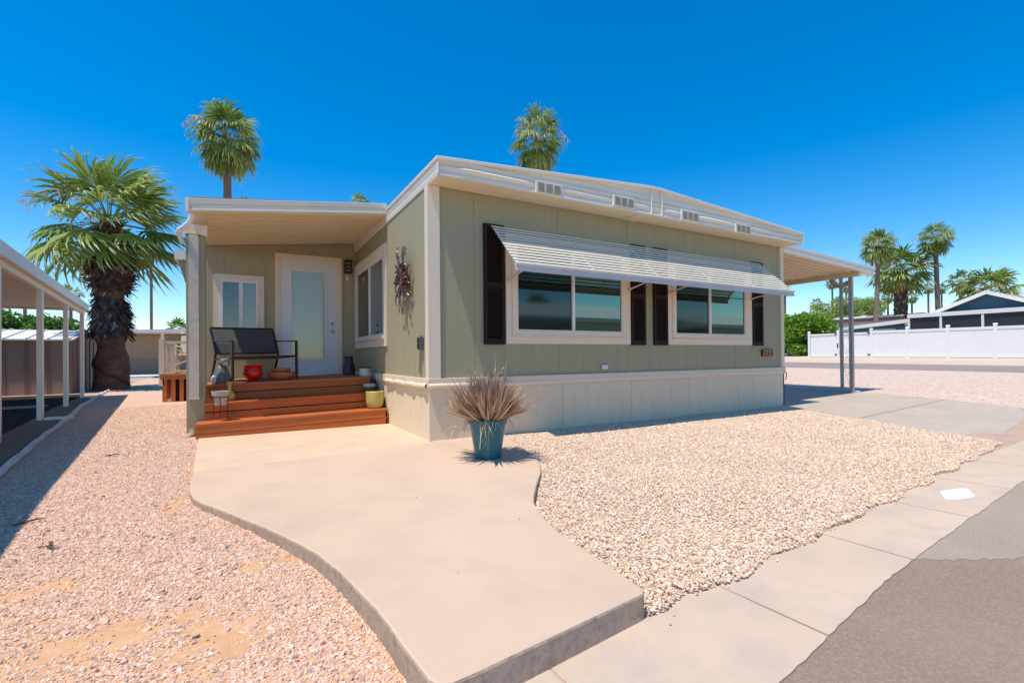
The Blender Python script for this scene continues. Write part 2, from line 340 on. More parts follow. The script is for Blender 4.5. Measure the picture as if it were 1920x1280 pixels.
LEFT_E = [(-2.205, -.523), (-2.198, -.896), (-2.177, -1.069), (-2.145, -1.222), (-2.089, -1.388), (-1.997, -1.566), (-1.911, -1.75), (-1.782, -2.033), (-1.669, -2.296), (-1.59, -2.5), (-1.536, -2.66), (-1.474, -2.924), (-1.437, -3.162), (-1.411, -3.319), (-1.40, -3.45), (-1.392, -3.592), (-1.381, -3.705), (-1.373, -3.795), (-1.355, -3.83), (-1.315, -3.844), (-1.223, -3.836)]
RIGHT_E = [(-.45, -3.745), (-.425, -3.715), (-.394, -3.455), (-.383, -3.226), (-.356, -3.024), (-.303, -2.798), (-.201, -2.526), (-.127, -2.405), (.055, -2.154), (.293, -1.847), (.48, -1.53), (.60, -1.2), (.74, -.7), (.84, -.3), (.86, .02)]
WALK = LEFT_E+RIGHT_E+[(.0, .02), (.0, -.10), (-2.215, -.315)]
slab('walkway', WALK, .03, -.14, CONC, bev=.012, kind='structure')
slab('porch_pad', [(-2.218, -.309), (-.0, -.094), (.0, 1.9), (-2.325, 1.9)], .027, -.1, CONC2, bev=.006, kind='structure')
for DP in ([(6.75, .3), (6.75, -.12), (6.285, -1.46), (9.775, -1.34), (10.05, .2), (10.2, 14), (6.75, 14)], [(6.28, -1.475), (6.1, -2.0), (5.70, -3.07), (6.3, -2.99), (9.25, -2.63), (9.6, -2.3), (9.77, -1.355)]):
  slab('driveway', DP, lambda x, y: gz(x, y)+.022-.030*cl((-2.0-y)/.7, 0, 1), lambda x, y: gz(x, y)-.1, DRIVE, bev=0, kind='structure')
# gravel beds
BED_R = RIGHT_E[::-1][1:]
BED_R = [(.86, .3), (.84, -.3), (.74, -.7), (.60, -1.2), (.48, -1.53), (.293, -1.847), (.055, -2.154), (-.127, -2.405), (-.201, -2.526), (-.303, -2.798), (-.356, -3.024), (-.383, -3.226), (-.394, -3.455), (-.43, -3.74)]+[(x, y+.02) for x, y in GUT_IN[3:]]+[(5.72, -3.1), (6.1, -2.0), (6.75, -.12), (6.75, .3)]
del BED_R[-4]
drape('gravel_bed', BED_R, .006, GRAV_T, kind='structure')
CURB = [(-3.28, -1.9), (-3.40, -.9), (-3.669, .596), (-4.02, 2.904), (-4.30, 5.1), (-4.641, 7.218), (-5.048, 10.892), (-5.243, 12.777)]
BED_L = [(-2.15, 1.8), (-2.2, -.3)]+LEFT_E[:18]+[(-1.6, -3.87), (-6, -4.34), (-3.2, -3.0)]+CURB+[(-5.6, 14), (-5.9, 30), (-2.0, 30), (-2.0, 1.8)]
BED_L = [(-2.15, 1.8), (-2.2, -.3)]+LEFT_E[:18]+[(-1.6, -3.87), (-6, -4.34), (-3.0, -3.4)]+CURB+[(-5.4, 14), (-5.6, 24), (-2.0, 24), (-2.0, 1.8)]
BED_L = [p for p in BED_L if p != (-6, -4.34)]
drape('pink_gravel_bed', BED_L, .006, GRAV_P, kind='structure')
SAND = mat('sandy_soil', (.64, .36, .18), .95, (.56, .305, .155), 4, bump=.004, bscale=60, fine=((.69, .42, .24), 25))
drape('sandy_ground', [(-2.19, .6), (-2.2, -.5)]+LEFT_E[1:18]+[(-1.6, -3.87), (-3.0, -3.8), (-3.2, -1.9), (-3.3, -.9), (-3.5, .6)], .008, SAND, kind='structure')
drape('roadside_gravel', [(9.27, -2.66), (9.75, -2.6), (14, -2.1), (19.6, -1.5), (20.0, 2), (19.8, 7.3), (19.5, 12), (19, 40), (10.3, 40), (10.2, 14), (10.05, .2), (9.6, -2.3)], .006, GRAV_F, kind='structure')
drape('cross_road', [(19.7, -1.6), (25, -1.0), (25.2, 3), (25.6, 10.5), (26.5, 22), (30, 60), (22, 60), (19.6, 22), (19.8, 7.3), (20.0, 2)], .008, mat('weathered_asphalt', (.33, .25, .215), .9, (.28, .21, .18), .8, bump=.004, bscale=60), kind='structure')
drape('roadside_dirt', [(25, -1.0), (60, -1), (60, 40), (28, 40), (25.6, 10.5), (25.2, 3)], .005, mat('pale_dirt', (.70, .52, .37), .95, (.62, .46, .33), .5, fine=((.5, .37, .27), 5), bump=.006, bscale=20), kind='structure')
# under the left carport
PAVE = [(-3.36, -1.9), (-3.48, -.9), (-3.75, .596), (-4.10, 2.904), (-4.38, 5.1), (-4.72, 7.218), (-5.1, 10.5), (-5.35, 10.5), (-5.05, 7.2), (-4.75, 5.0), (-4.5, 2.9), (-4.2, .5), (-3.95, -1.9)]
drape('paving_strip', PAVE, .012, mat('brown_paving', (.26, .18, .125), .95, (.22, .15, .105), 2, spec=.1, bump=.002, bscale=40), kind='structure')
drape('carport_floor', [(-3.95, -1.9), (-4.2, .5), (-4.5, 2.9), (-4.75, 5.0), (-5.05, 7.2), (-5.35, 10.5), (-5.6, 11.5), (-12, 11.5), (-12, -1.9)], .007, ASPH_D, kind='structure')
drape('carport_slab', [(-7.5, 7.3), (-5.3, 7.6), (-5.35, 8.2), (-7.5, 8.1)], .013, mat('old_concrete', (.33, .27, .22), .9), kind='structure')
drape('back_road', [(-14, 22.3), (-2, 22.3), (-2, 24.6), (-14, 24.6)], .006, mat('back_road_concrete', (.50, .40, .32), .9, (.42, .34, .27), 1.2), kind='structure')
# curb line
m = MB(); pts = []
for (x0, y0), (x1, y1) in zip(CURB, CURB[1:]):
    for k in range(12):
        t = k/12; pts.append((x0+(x1-x0)*t, y0+(y1-y0)*t))
pts.append(CURB[-1])
pts = [(x+.008*math.sin(i*1.1)+random.uniform(-.006, .006), y, gz(x, y)+.024+.004*math.sin(i*2.3)) for i, (x, y) in enumerate(pts)]
m.tube(pts, [.030+.005*math.sin(i*1.7) for i in range(len(pts))], 8)
obj('garden_edging', m, mat('white_edging', (.74, .70, .66), .8, (.58, .53, .49), 12, bump=.006, bscale=30), smooth=True, loc=(-4, 3, 0), label='low white painted border winding along the pink gravel by the carport posts', cat='edging')

# ------------------------------------------------------------------ the mobile home
H = empty('mobile_home', (3.4, 6, 0), 'sage green mobile home with slatted front awning, cream skirting and a covered side porch', 'house')
ZT, ZG, L = 2.94, .735, 6.80
def siding(m, ax, a0, a1, z0, z1, pos, out, pitch=.203, g=.006, d=.0022, start=0):
    prof = [(a0, 0)]; a = a0+start if start else a0+pitch
    while a < a1-.03:
        if a > a0+.02:
            k = round((a-a0)/pitch); q = 2.6 if k % 6 == 3 else (1.0 if k % 2 else .6); gg = g*(1.3 if q > 2 else 1); prof += [(a-gg/2, 0), (a-gg/3, d*q), (a+gg/3, d*q), (a+gg/2, 0)]
        a += pitch
    prof.append((a1, 0)); o = len(m.v)
    for q, dd in prof:
        p = pos-out*dd; zz = z1(q) if callable(z1) else z1
        for z in (z0, zz): m.v.append((q, p, z) if ax == 'x' else (p, q, z))
    for i in range(len(prof)-1):
        f = [o+2*i, o+2*i+2, o+2*i+3, o+2*i+1]
        if (ax == 'x') == (out > 0): f = f[::-1]
        m.face(f)
    return m
m = MB(); m.box(.03, L-.03, .03, 13.9, .02, 2.935); siding(m, 'x', .0, L, ZG, 2.935, 0, -1, start=.16); obj('wall', m, SIDING, H)
m = MB(); siding(m, 'y', .0, 1.80, ZG, 2.935, 0, -1, start=.14); siding(m, 'y', 1.80, 4.05, .3, 3.1, 0, -1); obj('wall', m, SIDING, H)
# skirting
m = MB(); siding(m, 'x', -.012, L+.012, -.12, .70, -.012, -1, start=.22, d=.003, g=.006); siding(m, 'y', -.012, 4, -.12, .70, -.012, -1, start=.28, d=.003, g=.006)
m.box(L-.02, L+.012, -.012, 13.9, -.1, .7)
obj('skirting', m, SKIRT, H)
m = MB(); m.box(-.03, L+.03, -.034, -.001, .632, ZG); m.box(-.034, -.001, 0, 4, .632, ZG); obj('skirting_band', m, SKIRT, H, bevel=.004)
# dented metal lip along the band
m = MB()
def lip(path_n, fx):
    o = len(m.v)
    for i in range(path_n+1):
        t = i/path_n; (x, y), (nx, ny), wv = fx(t)
        for dz, do in ((.055, .002), (.048, .018+wv), (.012, .024+wv*1.4), (.0, .012), (-.002, .0)):
            m.v.append((x+nx*do, y+ny*do, .622+dz+(wv*.5 if dz > .02 else 0)))
    for i in range(path_n):
        for k in range(4): m.face([o+i*5+k, o+(i+1)*5+k, o+(i+1)*5+k+1, o+i*5+k+1])
lip(60, lambda t: ((-.034, 1.78-t*1.78), (-1, 0), .006*math.sin(t*21)+.005*math.sin(t*47)))
lip(160, lambda t: ((-.034+t*(L+.06), -.034), (0, -1), (.005*math.sin(t*60)+.003*math.sin(t*133))*(1 if t < .15 else .25)))
for i, (x, y, z) in enumerate(m.v):
    if x > 1.05: m.v[i] = (x, -.034+(y+.034)*.35, z)
obj('skirting_flashing', m, TRIM, H, smooth='all')
# corner trims
obj('corner_trim', MB().box(-.022, .005, -.022, .085, ZG, 2.935).box(.005, .125, -.022, .0, ZG, 2.935), TRIM, H, bevel=.003)
obj('corner_trim', MB().box(L-.07, L+.022, -.022, .03, ZG, 2.935), TRIM, H, bevel=.003)
obj('corner_trim', B(L+.004, L+.02, .03, .12, .1, 2.9), TRIM, H)
# soffit and roof
obj('soffit', B(.0215, L-.0215, -.325, -.0, 2.937, 2.944), SOFFIT, H)
roofp = [(-.005, 3.125), (3.14, 3.335), (3.33, 3.335), (L+.06, 3.125)]
m = MB(); m.prism_y([(-.005, 2.946)]+roofp+[(L+.06, 2.946)], -.318, 14); obj('roof', m, ROOFW, H)
def ztop(x):
    if x < 3.14: return 3.125+(x+.06)*(.21/3.20)
    if x < 3.33: return 3.335
    return 3.335-(x-3.33)*(.21/(L+.06-3.33))
m = MB(); NX, NZ = 300, 24; vents = [(1.405, 3.01), (2.615, 3.03), (3.91, 3.02), (5.15, 2.985)]
for i in range(NX+1):
    x = -.015+(L+.07)*i/NX; zt = ztop(x)-.03; zb = 2.947
    near = min([abs(x-v[0]) for v in vents]+[abs(x-3.14)*1.3, abs(x-3.33)*1.3, abs(x), abs(x-L)])
    amp = min(1, near/.35)
    for k in range(NZ+1):
        t = k/NZ; z = zb+(zt-zb)*t; h = z-zb
        rib = .013*math.sin(h/.078*2*math.pi+.4)*math.exp(-max(0, h-.17)*14)
        pil = .026*math.sin(min(1, h/.15)*math.pi)*amp*(1+.5*math.sin(x*1.6+1))+.0015*math.sin(x*5+z*20)
        m.v.append((x, -.327-max(-.004, rib*(.6+.4*amp)+pil*.8)-.006*(1-t), z))
for i in range(NX):
    for k in range(NZ):
        a = i*(NZ+1)+k; m.face([a, a+NZ+1, a+NZ+2, a+1])
obj('fascia', m, FASCIA, H, smooth='all')
m = MB()
for a, b in ((-.035, 3.14), (3.14, 3.33), (3.33, L+.075)):
    za, zb = ztop(max(a, -.06)), ztop(min(b, L+.06)); m.add([(a, -.365, za-.032), (b, -.365, zb-.032), (b, -.30, zb-.032), (a, -.30, za-.032), (a, -.365, za+.006), (b, -.365, zb+.006), (b, -.30, zb+.012), (a, -.30, za+.012)], [(3, 2, 1, 0), (4, 5, 6, 7), (0, 1, 5, 4), (1, 2, 6, 5), (2, 3, 7, 6), (3, 0, 4, 7)])
obj('drip_edge', m, FASCIA, H, bevel=.006)
obj('fascia_lip', MB().box(-.012, L+.05, -.352, -.322, 2.936, 2.954), WHITE, H, bevel=.003)
for x0, x1, zt in ((-.024, -.012, 3.10), (L+.05, L+.065, 3.10), (3.136, 3.144, ztop(3.14)-.03), (3.336, 3.344, ztop(3.34)-.03)):
    obj('fascia_seam', B(x0, x1, -.362, -.325, 2.945, zt), FASCIA, H, bevel=.003)
m = MB(); m.box(2.93, 3.17, -.30, -.001, 2.927, 2.9355); obj('soffit_patch', m, SOFFIT, H, bevel=.002)
for vx, vz in vents:
    fr = MB(); fr.box(vx-.19, vx+.19, -.372, -.335, vz-.072, vz+.072)
    vo = obj('roof_vent', fr, FASCIA, H, bevel=.004)
    s = MB()
    for k in range(3):
        x0 = vx-.165+k*.118
        for j in range(9): s.bar((x0, -.377, vz-.055+j*.0135), (x0+.094, -.377, vz-.055+j*.0135), .010, .004, (0, -.6, .8))
    obj('louver', s, mat('grey_louver', (.36, .37, .37), .5), vo)
# side fascia (rolled)
m = MB(); m.prism_y([(-.012, 2.936), (-.018, 2.985), (-.010, 3.0), (-.022, 3.06), (-.014, 3.09), (-.034, 3.10), (-.036, 3.13), (-.01, 3.142), (.02, 3.14), (.02, 2.936)], -.34, 14); obj('side_fascia', m, FASCIA, H)
m = MB(); m.prism_y([(L+.052, 2.936), (L+.064, 3.09), (L+.085, 3.10), (L+.085, 3.13), (L-.02, 3.13), (L-.02, 2.936)], -.34, 14); obj('side_fascia', m, FASCIA, H)

def win_x(x0, x1, z0, z1, gl, y=0, head=True, trim=.085, gz0=1.318, gz1=2.36):
    """front window: trim > frame > two panes; gl = list of (x0,x1,material)"""
    w_ = obj('window', MB().box(x0, x0+trim, y-.022, y, z0, z1).box(x1-trim, x1, y-.022, y, z0, z1).box(x0+trim, x1-trim, y-.022, y, z0, z0+trim).box(x0+trim, x1-trim, y-.022, y, z1-trim, z1), TRIM, H, bevel=.002)
    a, b = x0+trim, x1-trim; c, d = z0+trim, z1-trim
    fr = MB(); fx0, fx1 = gl[0][0], gl[-1][1]
    fr.box(a, fx0-.012, y-.04, y-.001, c, d).box(fx1+.012, b, y-.04, y-.001, c, d).box(fx0-.012, fx1+.012, y-.04, y-.001, c, gz0-.012).box(fx0-.012, fx1+.012, y-.04, y-.001, gz1+.012, d)
    obj('frame', fr, TRIM, w_, bevel=.004)
    sash = MB(); sash.box(fx0-.012, fx0, y-.030, y-.001, gz0-.012, gz1+.012).box(fx1, fx1+.012, y-.030, y-.001, gz0-.012, gz1+.012).box(fx0, fx1, y-.030, y-.001, gz0-.012, gz0).box(fx0, fx1, y-.030, y-.001, gz1, gz1+.012)
    for p, q in zip(gl, gl[1:]): sash.box(p[1], q[0], y-.034, y-.001, gz0, gz1)
    obj('sash', sash, WHITE2, w_, bevel=.002)
    for p in gl: obj('pane', B(p[0], p[1], y-.012, y-.002, gz0, gz1), p[2], w_)
    return w_
win_x(.984, 3.04, 1.135, 2.50, [(1.155, 1.99, GLS), (2.035, 2.862, GL)])
win_x(3.81, 5.872, 1.135, 2.50, [(3.985, 4.745, GLS), (4.79, 5.66, GL)])
obj('window_sill', B(1.06, 2.94, -.05, -.041, 1.222, 1.235), TRIM, H); obj('window_sill', B(3.89, 5.78, -.05, -.041, 1.222, 1.235), TRIM, H)
for x0, x1 in ((.683, .963), (3.052, 3.335), (3.505, 3.792), (5.885, 6.175)):
    s = MB(); z0, z1 = 1.126, 2.586; t = .04
    s.box(x0, x0+t, -.035, -.0, z0, z1).box(x1-t, x1, -.035, 0, z0, z1).box(x0+t, x1-t, -.035, 0, z0, z0+.07).box(x0+t, x1-t, -.035, 0, z1-.05, z1).box(x0+t, x1-t, -.035, 0, 1.82, 1.88)
    z = z0+.085
    while z < z1-.06:
        if not 1.805 < z < 1.885: s.bar((x0+t, -.018, z), (x1-t, -.018, z), .028, .005, (0, -.5, .8))
        z += .026
    s.box(x0+t, x1-t, -.006, -.0005, z0+.07, z1-.05)
    obj('shutter', s, SHUT, H)
# awning
AX0, AX1 = .775, 6.08; yT, zT, yB, zB = -.05, 2.556, -.60, 2.035
s = MB(); NS = 13
for k in range(NS):
    t = k/(NS-1); py_, pz_ = yT+(yB-yT)*t, zT+(zB-zT)*t
    s.prism_x([(py_+.034, pz_+.012), (py_+.002, pz_+.006), (py_-.010, pz_-.004), (py_-.017, pz_-.019), (py_-.014, pz_-.020), (py_-.007, pz_-.007), (py_+.003, pz_+.003), (py_+.034, pz_+.009)][::-1], AX0, AX1)
aw = obj('awning', s, SLAT, H)
obj('valance', MB().prism_x([(-.60, 2.035), (-.645, 2.02), (-.65, 2.005), (-.628, 1.985), (-.64, 1.93), (-.628, 1.925), (-.612, 1.985), (-.59, 2.01)], AX0, AX1), VAL, aw)
for x in (AX0+.05, 1.9, 3.0, 4.1, 5.1, AX1-.05): s = MB(); s.bar((x, yT, zT-.03), (x, yB, zB-.02), .02, .015, (0, 1, 0)); obj('rafter', s, WHITE, aw)
for x in (1.022, 3.02, 3.838, 5.832):
    s = MB(); s.bar((x, -.03, 1.93), (x+.0, -.585, 2.03), .018, .018); s.box(x-.02, x+.02, -.03, -.022, 1.90, 1.96); obj('bracket', s, CREAM, aw)
# side window (on the side wall, looks on to the porch)
def bx(x0, x1, y0, y1, z0, z1): return (x0, x1, y0, y1, z0, z1)
y0, y1, z0, z1 = 1.80, 3.99, 1.144, 2.66
wv = obj('window', MB().box(-.03, 0, y0, y0+.10, z0, z1).box(-.03, 0, y1-.12, y1, z0, z1).box(-.03, 0, y0+.10, y1-.12, z0, z0+.11).box(-.03, 0, y0+.10, y1-.12, z1-.13, z1), TRIM, H, bevel=.003)
obj('sill', B(-.055, -.0305, y0+.07, y1-.1, z0+.11, z0+.16), TRIM, wv, bevel=.004)
obj('sash', MB().box(-.028, -.001, y0+.10, y0+.16, z0+.11, z1-.13).box(-.028, -.001, y1-.2, y1-.12, z0+.11, z1-.13).box(-.028, -.001, y0+.16, y1-.2, z0+.11, z0+.2).box(-.028, -.001, y0+.16, y1-.2, z1-.2, z1-.13).box(-.032, -.001, 2.78, 2.86, z0+.2, z1-.2), WHITE2, wv, bevel=.002)
obj('pane', B(-.012, -.002, y0+.16, 2.78, z0+.2, z1-.2), GL, wv)
obj('pane', B(-.012, -.002, 2.86, y1-.2, z0+.2, z1-.2), GLK, wv)
# porch room back wall
YB = 4.03
ceil = lambda x: 3.10+.118*x+.01
m = MB(); m.box(-2.62, -.0, YB+.03, 8, .05, 2.74)
siding(m, 'x', -2.62, .0, .3, lambda x: ceil(x), YB, -1, start=.11)
obj('porch_wall', m, SIDING_D, H)
m = MB(); m.prism_y([(-2.38, 2.72), (-.02, 2.73), (-.02, 2.76), (-2.38, 2.75)], YB-.008, YB-.001); obj('wall_joint', m, SIDING_D, H)
# porch roof: pans with ribs running across
m = MB(); pitchY = .152; y = 1.80
def roofz(x): return 3.055+.118*x
prof = []
while y < 8.3:
    prof += [(y, 0), (y+.002, -.022), (y+.040, -.022), (y+.042, 0)]; y += pitchY
for sgn, dz in ((-1, 0),):
    o = len(m.v)
    for yy, h in prof:
        for x in (-2.42, -.02): m.v.append((x, yy, roofz(x)+.018+.035*(cl(yy, 0, 4.1)-1.8)/2.2*1.4+h))
    for i in range(len(prof)-1): m.face([o+2*i, o+2*i+1, o+2*i+3, o+2*i+2])
pr_ = obj('porch_roof', m, PAN, H)
m = MB(); m.add([(-2.43, 1.8, 2.95), (-.0, 1.8, 3.22), (-.0, 8.3, 3.26), (-2.43, 8.3, 3.0)], [(3, 2, 1, 0)]); m.add([(-2.43, 1.8, 2.955), (-.0, 1.8, 3.225), (-.0, 8.3, 3.265), (-2.43, 8.3, 3.005)], [(0, 1, 2, 3)])
obj('roof_skin', m, ROOFW, pr_)
def slopebox(m, x0, x1, za0, za1, zb0, zb1, y0, y1):
    return m.add([(x0, y0, za0), (x1, y0, zb0), (x1, y1, zb0), (x0, y1, za0), (x0, y0, za1), (x1, y0, zb1), (x1, y1, zb1), (x0, y1, za1)], [(3, 2, 1, 0), (4, 5, 6, 7), (0, 1, 5, 4), (1, 2, 6, 5), (2, 3, 7, 6), (3, 0, 4, 7)])
m = MB(); a, b = -2.40, -.015; za, zb = 2.772, 3.070
slopebox(m, a, b, za, za+.03, zb, zb+.03, 1.735, 1.80); slopebox(m, a, b, za+.03, za+.082, zb+.03, zb+.082, 1.765, 1.80); slopebox(m, a, b, za+.082, za+.135, zb+.082, zb+.135, 1.74, 1.80); slopebox(m, a, b, za+.135, za+.145, zb+.135, zb+.145, 1.73, 1.82)
m.box(a-.035, a, 1.725, 1.82, za-.01, za+.15)
obj('porch_fascia', m, FASCIA, pr_, bevel=.003)
# far eave of the added room seen left of the post
obj('rear_eave', MB().box(-2.80, -2.5, 4.2, 8.2, 2.60, 2.75), WHITE, pr_)
m = MB(); m.prism_y([(-2.76, 2.59), (-2.62, 2.59), (-2.62, 2.1)], 4.3, 4.36); obj('eave_bracket', m, SIDING_D, pr_)
# post
po = obj('porch_post', B(-2.462, -2.262, 2.05, 2.27, .05, 2.55), SIDING, H, bevel=.004)
obj('post_cap', B(-2.475, -2.23, 2.03, 2.33, 2.55, 2.68), TRIM, po, bevel=.004)
obj('post_panel', MB().box(-2.43, -2.322, 2.000, 2.049, .49, 2.53).box(-2.435, -2.317, 1.995, 2.049, .472, .49), mat('post_panel_cream', (.60, .52, .43), .6, (.54, .46, .38), 3, fine=((.45, .38, .32), 8)), po, bevel=.003)
obj('panel_frame', MB().box(-2.447, -2.4325, 2.02, 2.049, .49, 2.55).box(-2.3195, -2.305, 2.02, 2.049, .49, 2.55).box(-2.447, -2.305, 2.02, 2.049, 2.533, 2.56), SIDING, po)
m = MB(); m.tube([(-2.38, 1.87, 2.80), (-2.385, 1.87, 2.72), (-2.41, 1.89, 2.66), (-2.46, 1.94, 2.62), (-2.52, 2.02, 2.59), (-2.54, 2.08, 2.56)], .033, 10); m.tube([(-2.54, 2.08, 2.57), (-2.50, 2.16, 2.45)], .028, 8)
obj('downspout', m, WHITE, po, smooth=True)
m = MB(); m.tube([(-2.40, 2.07, .10), (-2.40, 2.05, .03), (-2.46, 1.97, -.01), (-2.50, 1.90, -.03)], [.045, .045, .04, .035], 10); obj('downspout_shoe', m, SIDING, po, smooth=True)

# back window of the porch
x0, x1, z0, z1 = -2.254, -1.518, 1.25, 2.38; y = YB
wb = obj('window', MB().box(x0, x0+.085, y-.025, y, z0, z1).box(x1-.085, x1, y-.025, y, z0, z1).box(x0+.085, x1-.085, y-.025, y, z0, z0+.085).box(x0+.085, x1-.085, y-.025, y, z1-.085, z1), TRIM, H, bevel=.003)
a, b, c, d = x0+.085, x1-.085, z0+.085, z1-.085; mid = -1.865
obj('sash', MB().box(a, a+.045, y-.035, y-.001, c, d).box(b-.04, b, y-.035, y-.001, c, d).box(a+.045, b-.04, y-.035, y-.001, c, c+.045).box(a+.045, b-.04, y-.035, y-.001, d-.045, d).box(mid-.03, mid+.03, y-.04, y-.001, c+.045, d-.045), WHITE2, wb, bevel=.002)
obj('pane', B(a+.045, mid-.03, y-.014, y-.002, c+.045, d-.045), glass('dark_blind_pane', (.07, .08, .08), .05, 1.6, ((.045, .05, .05), .025)), wb)
obj('pane', B(mid+.03, b-.04, y-.014, y-.002, c+.045, d-.045), GLB, wb)
# door
x0, x1 = -1.352, -.248
dc = obj('door_casing', MB().box(x0, x0+.09, y-.03, y, .655, 2.81).box(x1-.09, x1, y-.03, y, .655, 2.81).box(x0+.09, x1-.09, y-.03, y, 2.715, 2.81), TRIM, H, bevel=.004)
a, b = x0+.09, x1-.09; ga, gb = -1.09, -.545
dm = MB(); dm.box(a, ga-.03, y-.02, y-.001, .69, 2.715).box(gb+.03, b, y-.02, y-.001, .69, 2.715).box(ga-.03, gb+.03, y-.02, y-.001, .69, .915).box(ga-.03, gb+.03, y-.02, y-.001, 2.54, 2.715)
dr_ = obj('door', dm, mat('white_door', (.74, .74, .77), .4, (.72, .72, .75), 2), H, bevel=.002)
obj('door_lite_frame', MB().box(ga-.03, ga, y-.034, y-.001, .915, 2.54).box(gb, gb+.03, y-.034, y-.001, .915, 2.54).box(ga, gb, y-.034, y-.001, .915, .945).box(ga, gb, y-.034, y-.001, 2.51, 2.54), WHITE2, dr_, bevel=.005)
obj('glass_pane', B(ga, gb, y-.012, y-.003, .945, 2.51), GLD, dr_)
obj('threshold', B(a, b, y-.07, y-.001, .652, .688), CHROME, dr_)
for z in (1.60, 1.46):
    m = MB(); cx = -.425
    m.tube([(cx, y-.021, z), (cx, y-.03, z), (cx, y-.031, z)], [.032, .032, .02], 16); m.tube([(cx, y-.03, z), (cx, y-.05, z), (cx, y-.06, z), (cx, y-.082, z), (cx, y-.09, z)], [.014, .014, .027, .027, .015] if z < 1.5 else [.024, .022, .018, .006, .004], 16)
    obj('knob' if z < 1.5 else 'deadbolt', m, CHROME, dr_, smooth=True)
# wall lamp
wl = obj('wall_lamp', MB().box(-.205, -.072, y-.03, y-.001, 2.535, 2.785), BLACK, H, bevel=.003)
m = MB(); m.box(-.20, -.182, y-.10, y-.031, 2.54, 2.78).box(-.095, -.077, y-.10, y-.031, 2.54, 2.78)
for z in (2.54, 2.605, 2.67, 2.735): m.box(-.182, -.095, y-.10, y-.031, z, z+.025)
m.box(-.182, -.095, y-.10, y-.031, 2.765, 2.78)
obj('lamp_cage', m, BLACK, wl); obj('lamp_glass', B(-.18, -.097, y-.085, y-.032, 2.55, 2.76), mat('frosted_lamp_glass', (.22, .19, .15), .5), wl)
m = MB(); m.tube([(-.155, y-.03, 2.52), (-.155, y-.05, 2.48), (-.155, y-.055, 2.40)], [.012, .02, .022], 10); obj('motion_sensor', m, WHITE2, wl, smooth=True)
# outdoor outlets
ol = obj('outlet', B(-.05, -.001, .19, .29, 1.065, 1.215), mat('grey_box', (.10, .11, .12), .5), H, bevel=.006)
m = MB(); m.bar((-.002, .27, 1.235), (-.14, .30, 1.20), .13, .008, (0, 0, 1)); obj('outlet_cover', m, mat('grey_metal', (.38, .38, .34), .4, metal=.6), ol)
obj('socket', MB().box(-.058, -.0505, .205, .275, 1.15, 1.195).box(-.058, -.0505, .205, .275, 1.085, 1.13), mat('dark_socket', (.03, .035, .045), .4), ol)
ol = obj('outlet', B(2.49, 2.60, -.03, -.0065, .788, .853), mat('pale_outlet_cover', (.52, .52, .53), .5), H, bevel=.004)
obj('outlet_flap', MB().box(2.498, 2.542, -.037, -.0305, .795, .846).box(2.548, 2.592, -.037, -.0305, .795, .846), WHITE2, ol, bevel=.003)
# cable at the right corner
m = MB(); m.tube([(L+.03, -.02, .66), (L+.06, -.03, .62), (L+.055, -.03, .55), (L+.03, -.02, .5)], .008, 6); obj('cable', m, BLACK, H)

# ------------------------------------------------------------------ steps and deck
ST = empty('wooden_steps', (-1.2, 2, 0), 'rust stained wooden steps and deck leading up to the white porch door', 'steps')
TL = .021
def tz(x, z): return z+TL*x
def board(x0, x1, y0, y1, zb, zt, name='board', ma=None, bev=.004):
    ya = 0
    m = MB(); slopebox(m, x0, x1, tz(x0, zb), tz(x0, zt), tz(x1, zb), tz(x1, zt), y0, y1); return obj(name, m, ma or DECK, ST, bevel=bev)
# bottom step
m = MB(); slopebox(m, -2.335, -.035, -.06, tz(-2.335, .115), .005, tz(-.035, .115), 1.69, 1.725); obj('riser', m, DECK, ST, bevel=.004)
board(-2.335, -.035, 1.69, 1.725, .121, .212, 'riser')
board(-2.335, -.035, 1.685, 2.06, .2125, .245, 'tread')
m = MB(); m.box(-.063, -.03, 1.69, 2.3, .0, .215); obj('side_board', m, DECK, ST, bevel=.004)
board(-2.27, -.12, 2.03, 2.06, .245, .338, 'riser'); board(-2.27, -.12, 2.03, 2.06, .350, .43, 'riser'); board(-2.27, -.12, 2.01, 2.40, .43, .465, 'tread')
board(-2.27, -.12, 2.37, 2.40, .465, .560, 'riser'); board(-2.27, -.12, 2.37, 2.40, .572, .655, 'riser')
yy = 2.345
for k in range(12):
    board(-2.27, -.10 if k else -.12, yy, yy+.133, .655, .69, 'deck_board', DECKTOP); yy += .139
board(-2.27, -.05, 2.4, 4.0, .25, .64, 'under_frame', mat('dark_brown_wood', (.10, .04, .02), .8))  # solid dark brown block filling the space below the deck boards
m = MB(); m.box(-2.345, -2.335, 1.72, 2.06, -.05, .19); obj('side_board', m, DECK, ST)
def dz(x, z=.69): return z+TL*x
# ------------------------------------------------------------------ bench
bn = empty('bench', (-1.7, 3, .655), 'black metal two seat porch bench with dark mesh sling', 'bench')
ca, sa = math.cos(R(22)), math.sin(R(22)); FL = Vector((-1.97, 2.60, 0)); bu = Vector((ca, sa, 0)); bd = Vector((-sa, ca, 0)); Wb = .92
def bp(a, b, z): q = FL+bu*a+bd*b; return Vector((q.x, q.y, dz(q.x)+z))
for a in (0, Wb):
    m = MB(); m.bar(bp(a, 0, 0), bp(a, 0, .575), .04, .03, bu); obj('leg', m, BLACK, bn, bevel=.003)
    m = MB(); m.tube([bp(a, .80, 0), bp(a, .72, .12), bp(a, .63, .30), bp(a, .60, .42), bp(a, .66, .56), bp(a, .80, .80)], .017, 8); obj('leg', m, BLACK, bn, smooth=True)
    m = MB(); m.bar(bp(a, 0, .58), bp(a, .70, .60), .045, .018); obj('armrest', m, BLACK, bn, bevel=.004)
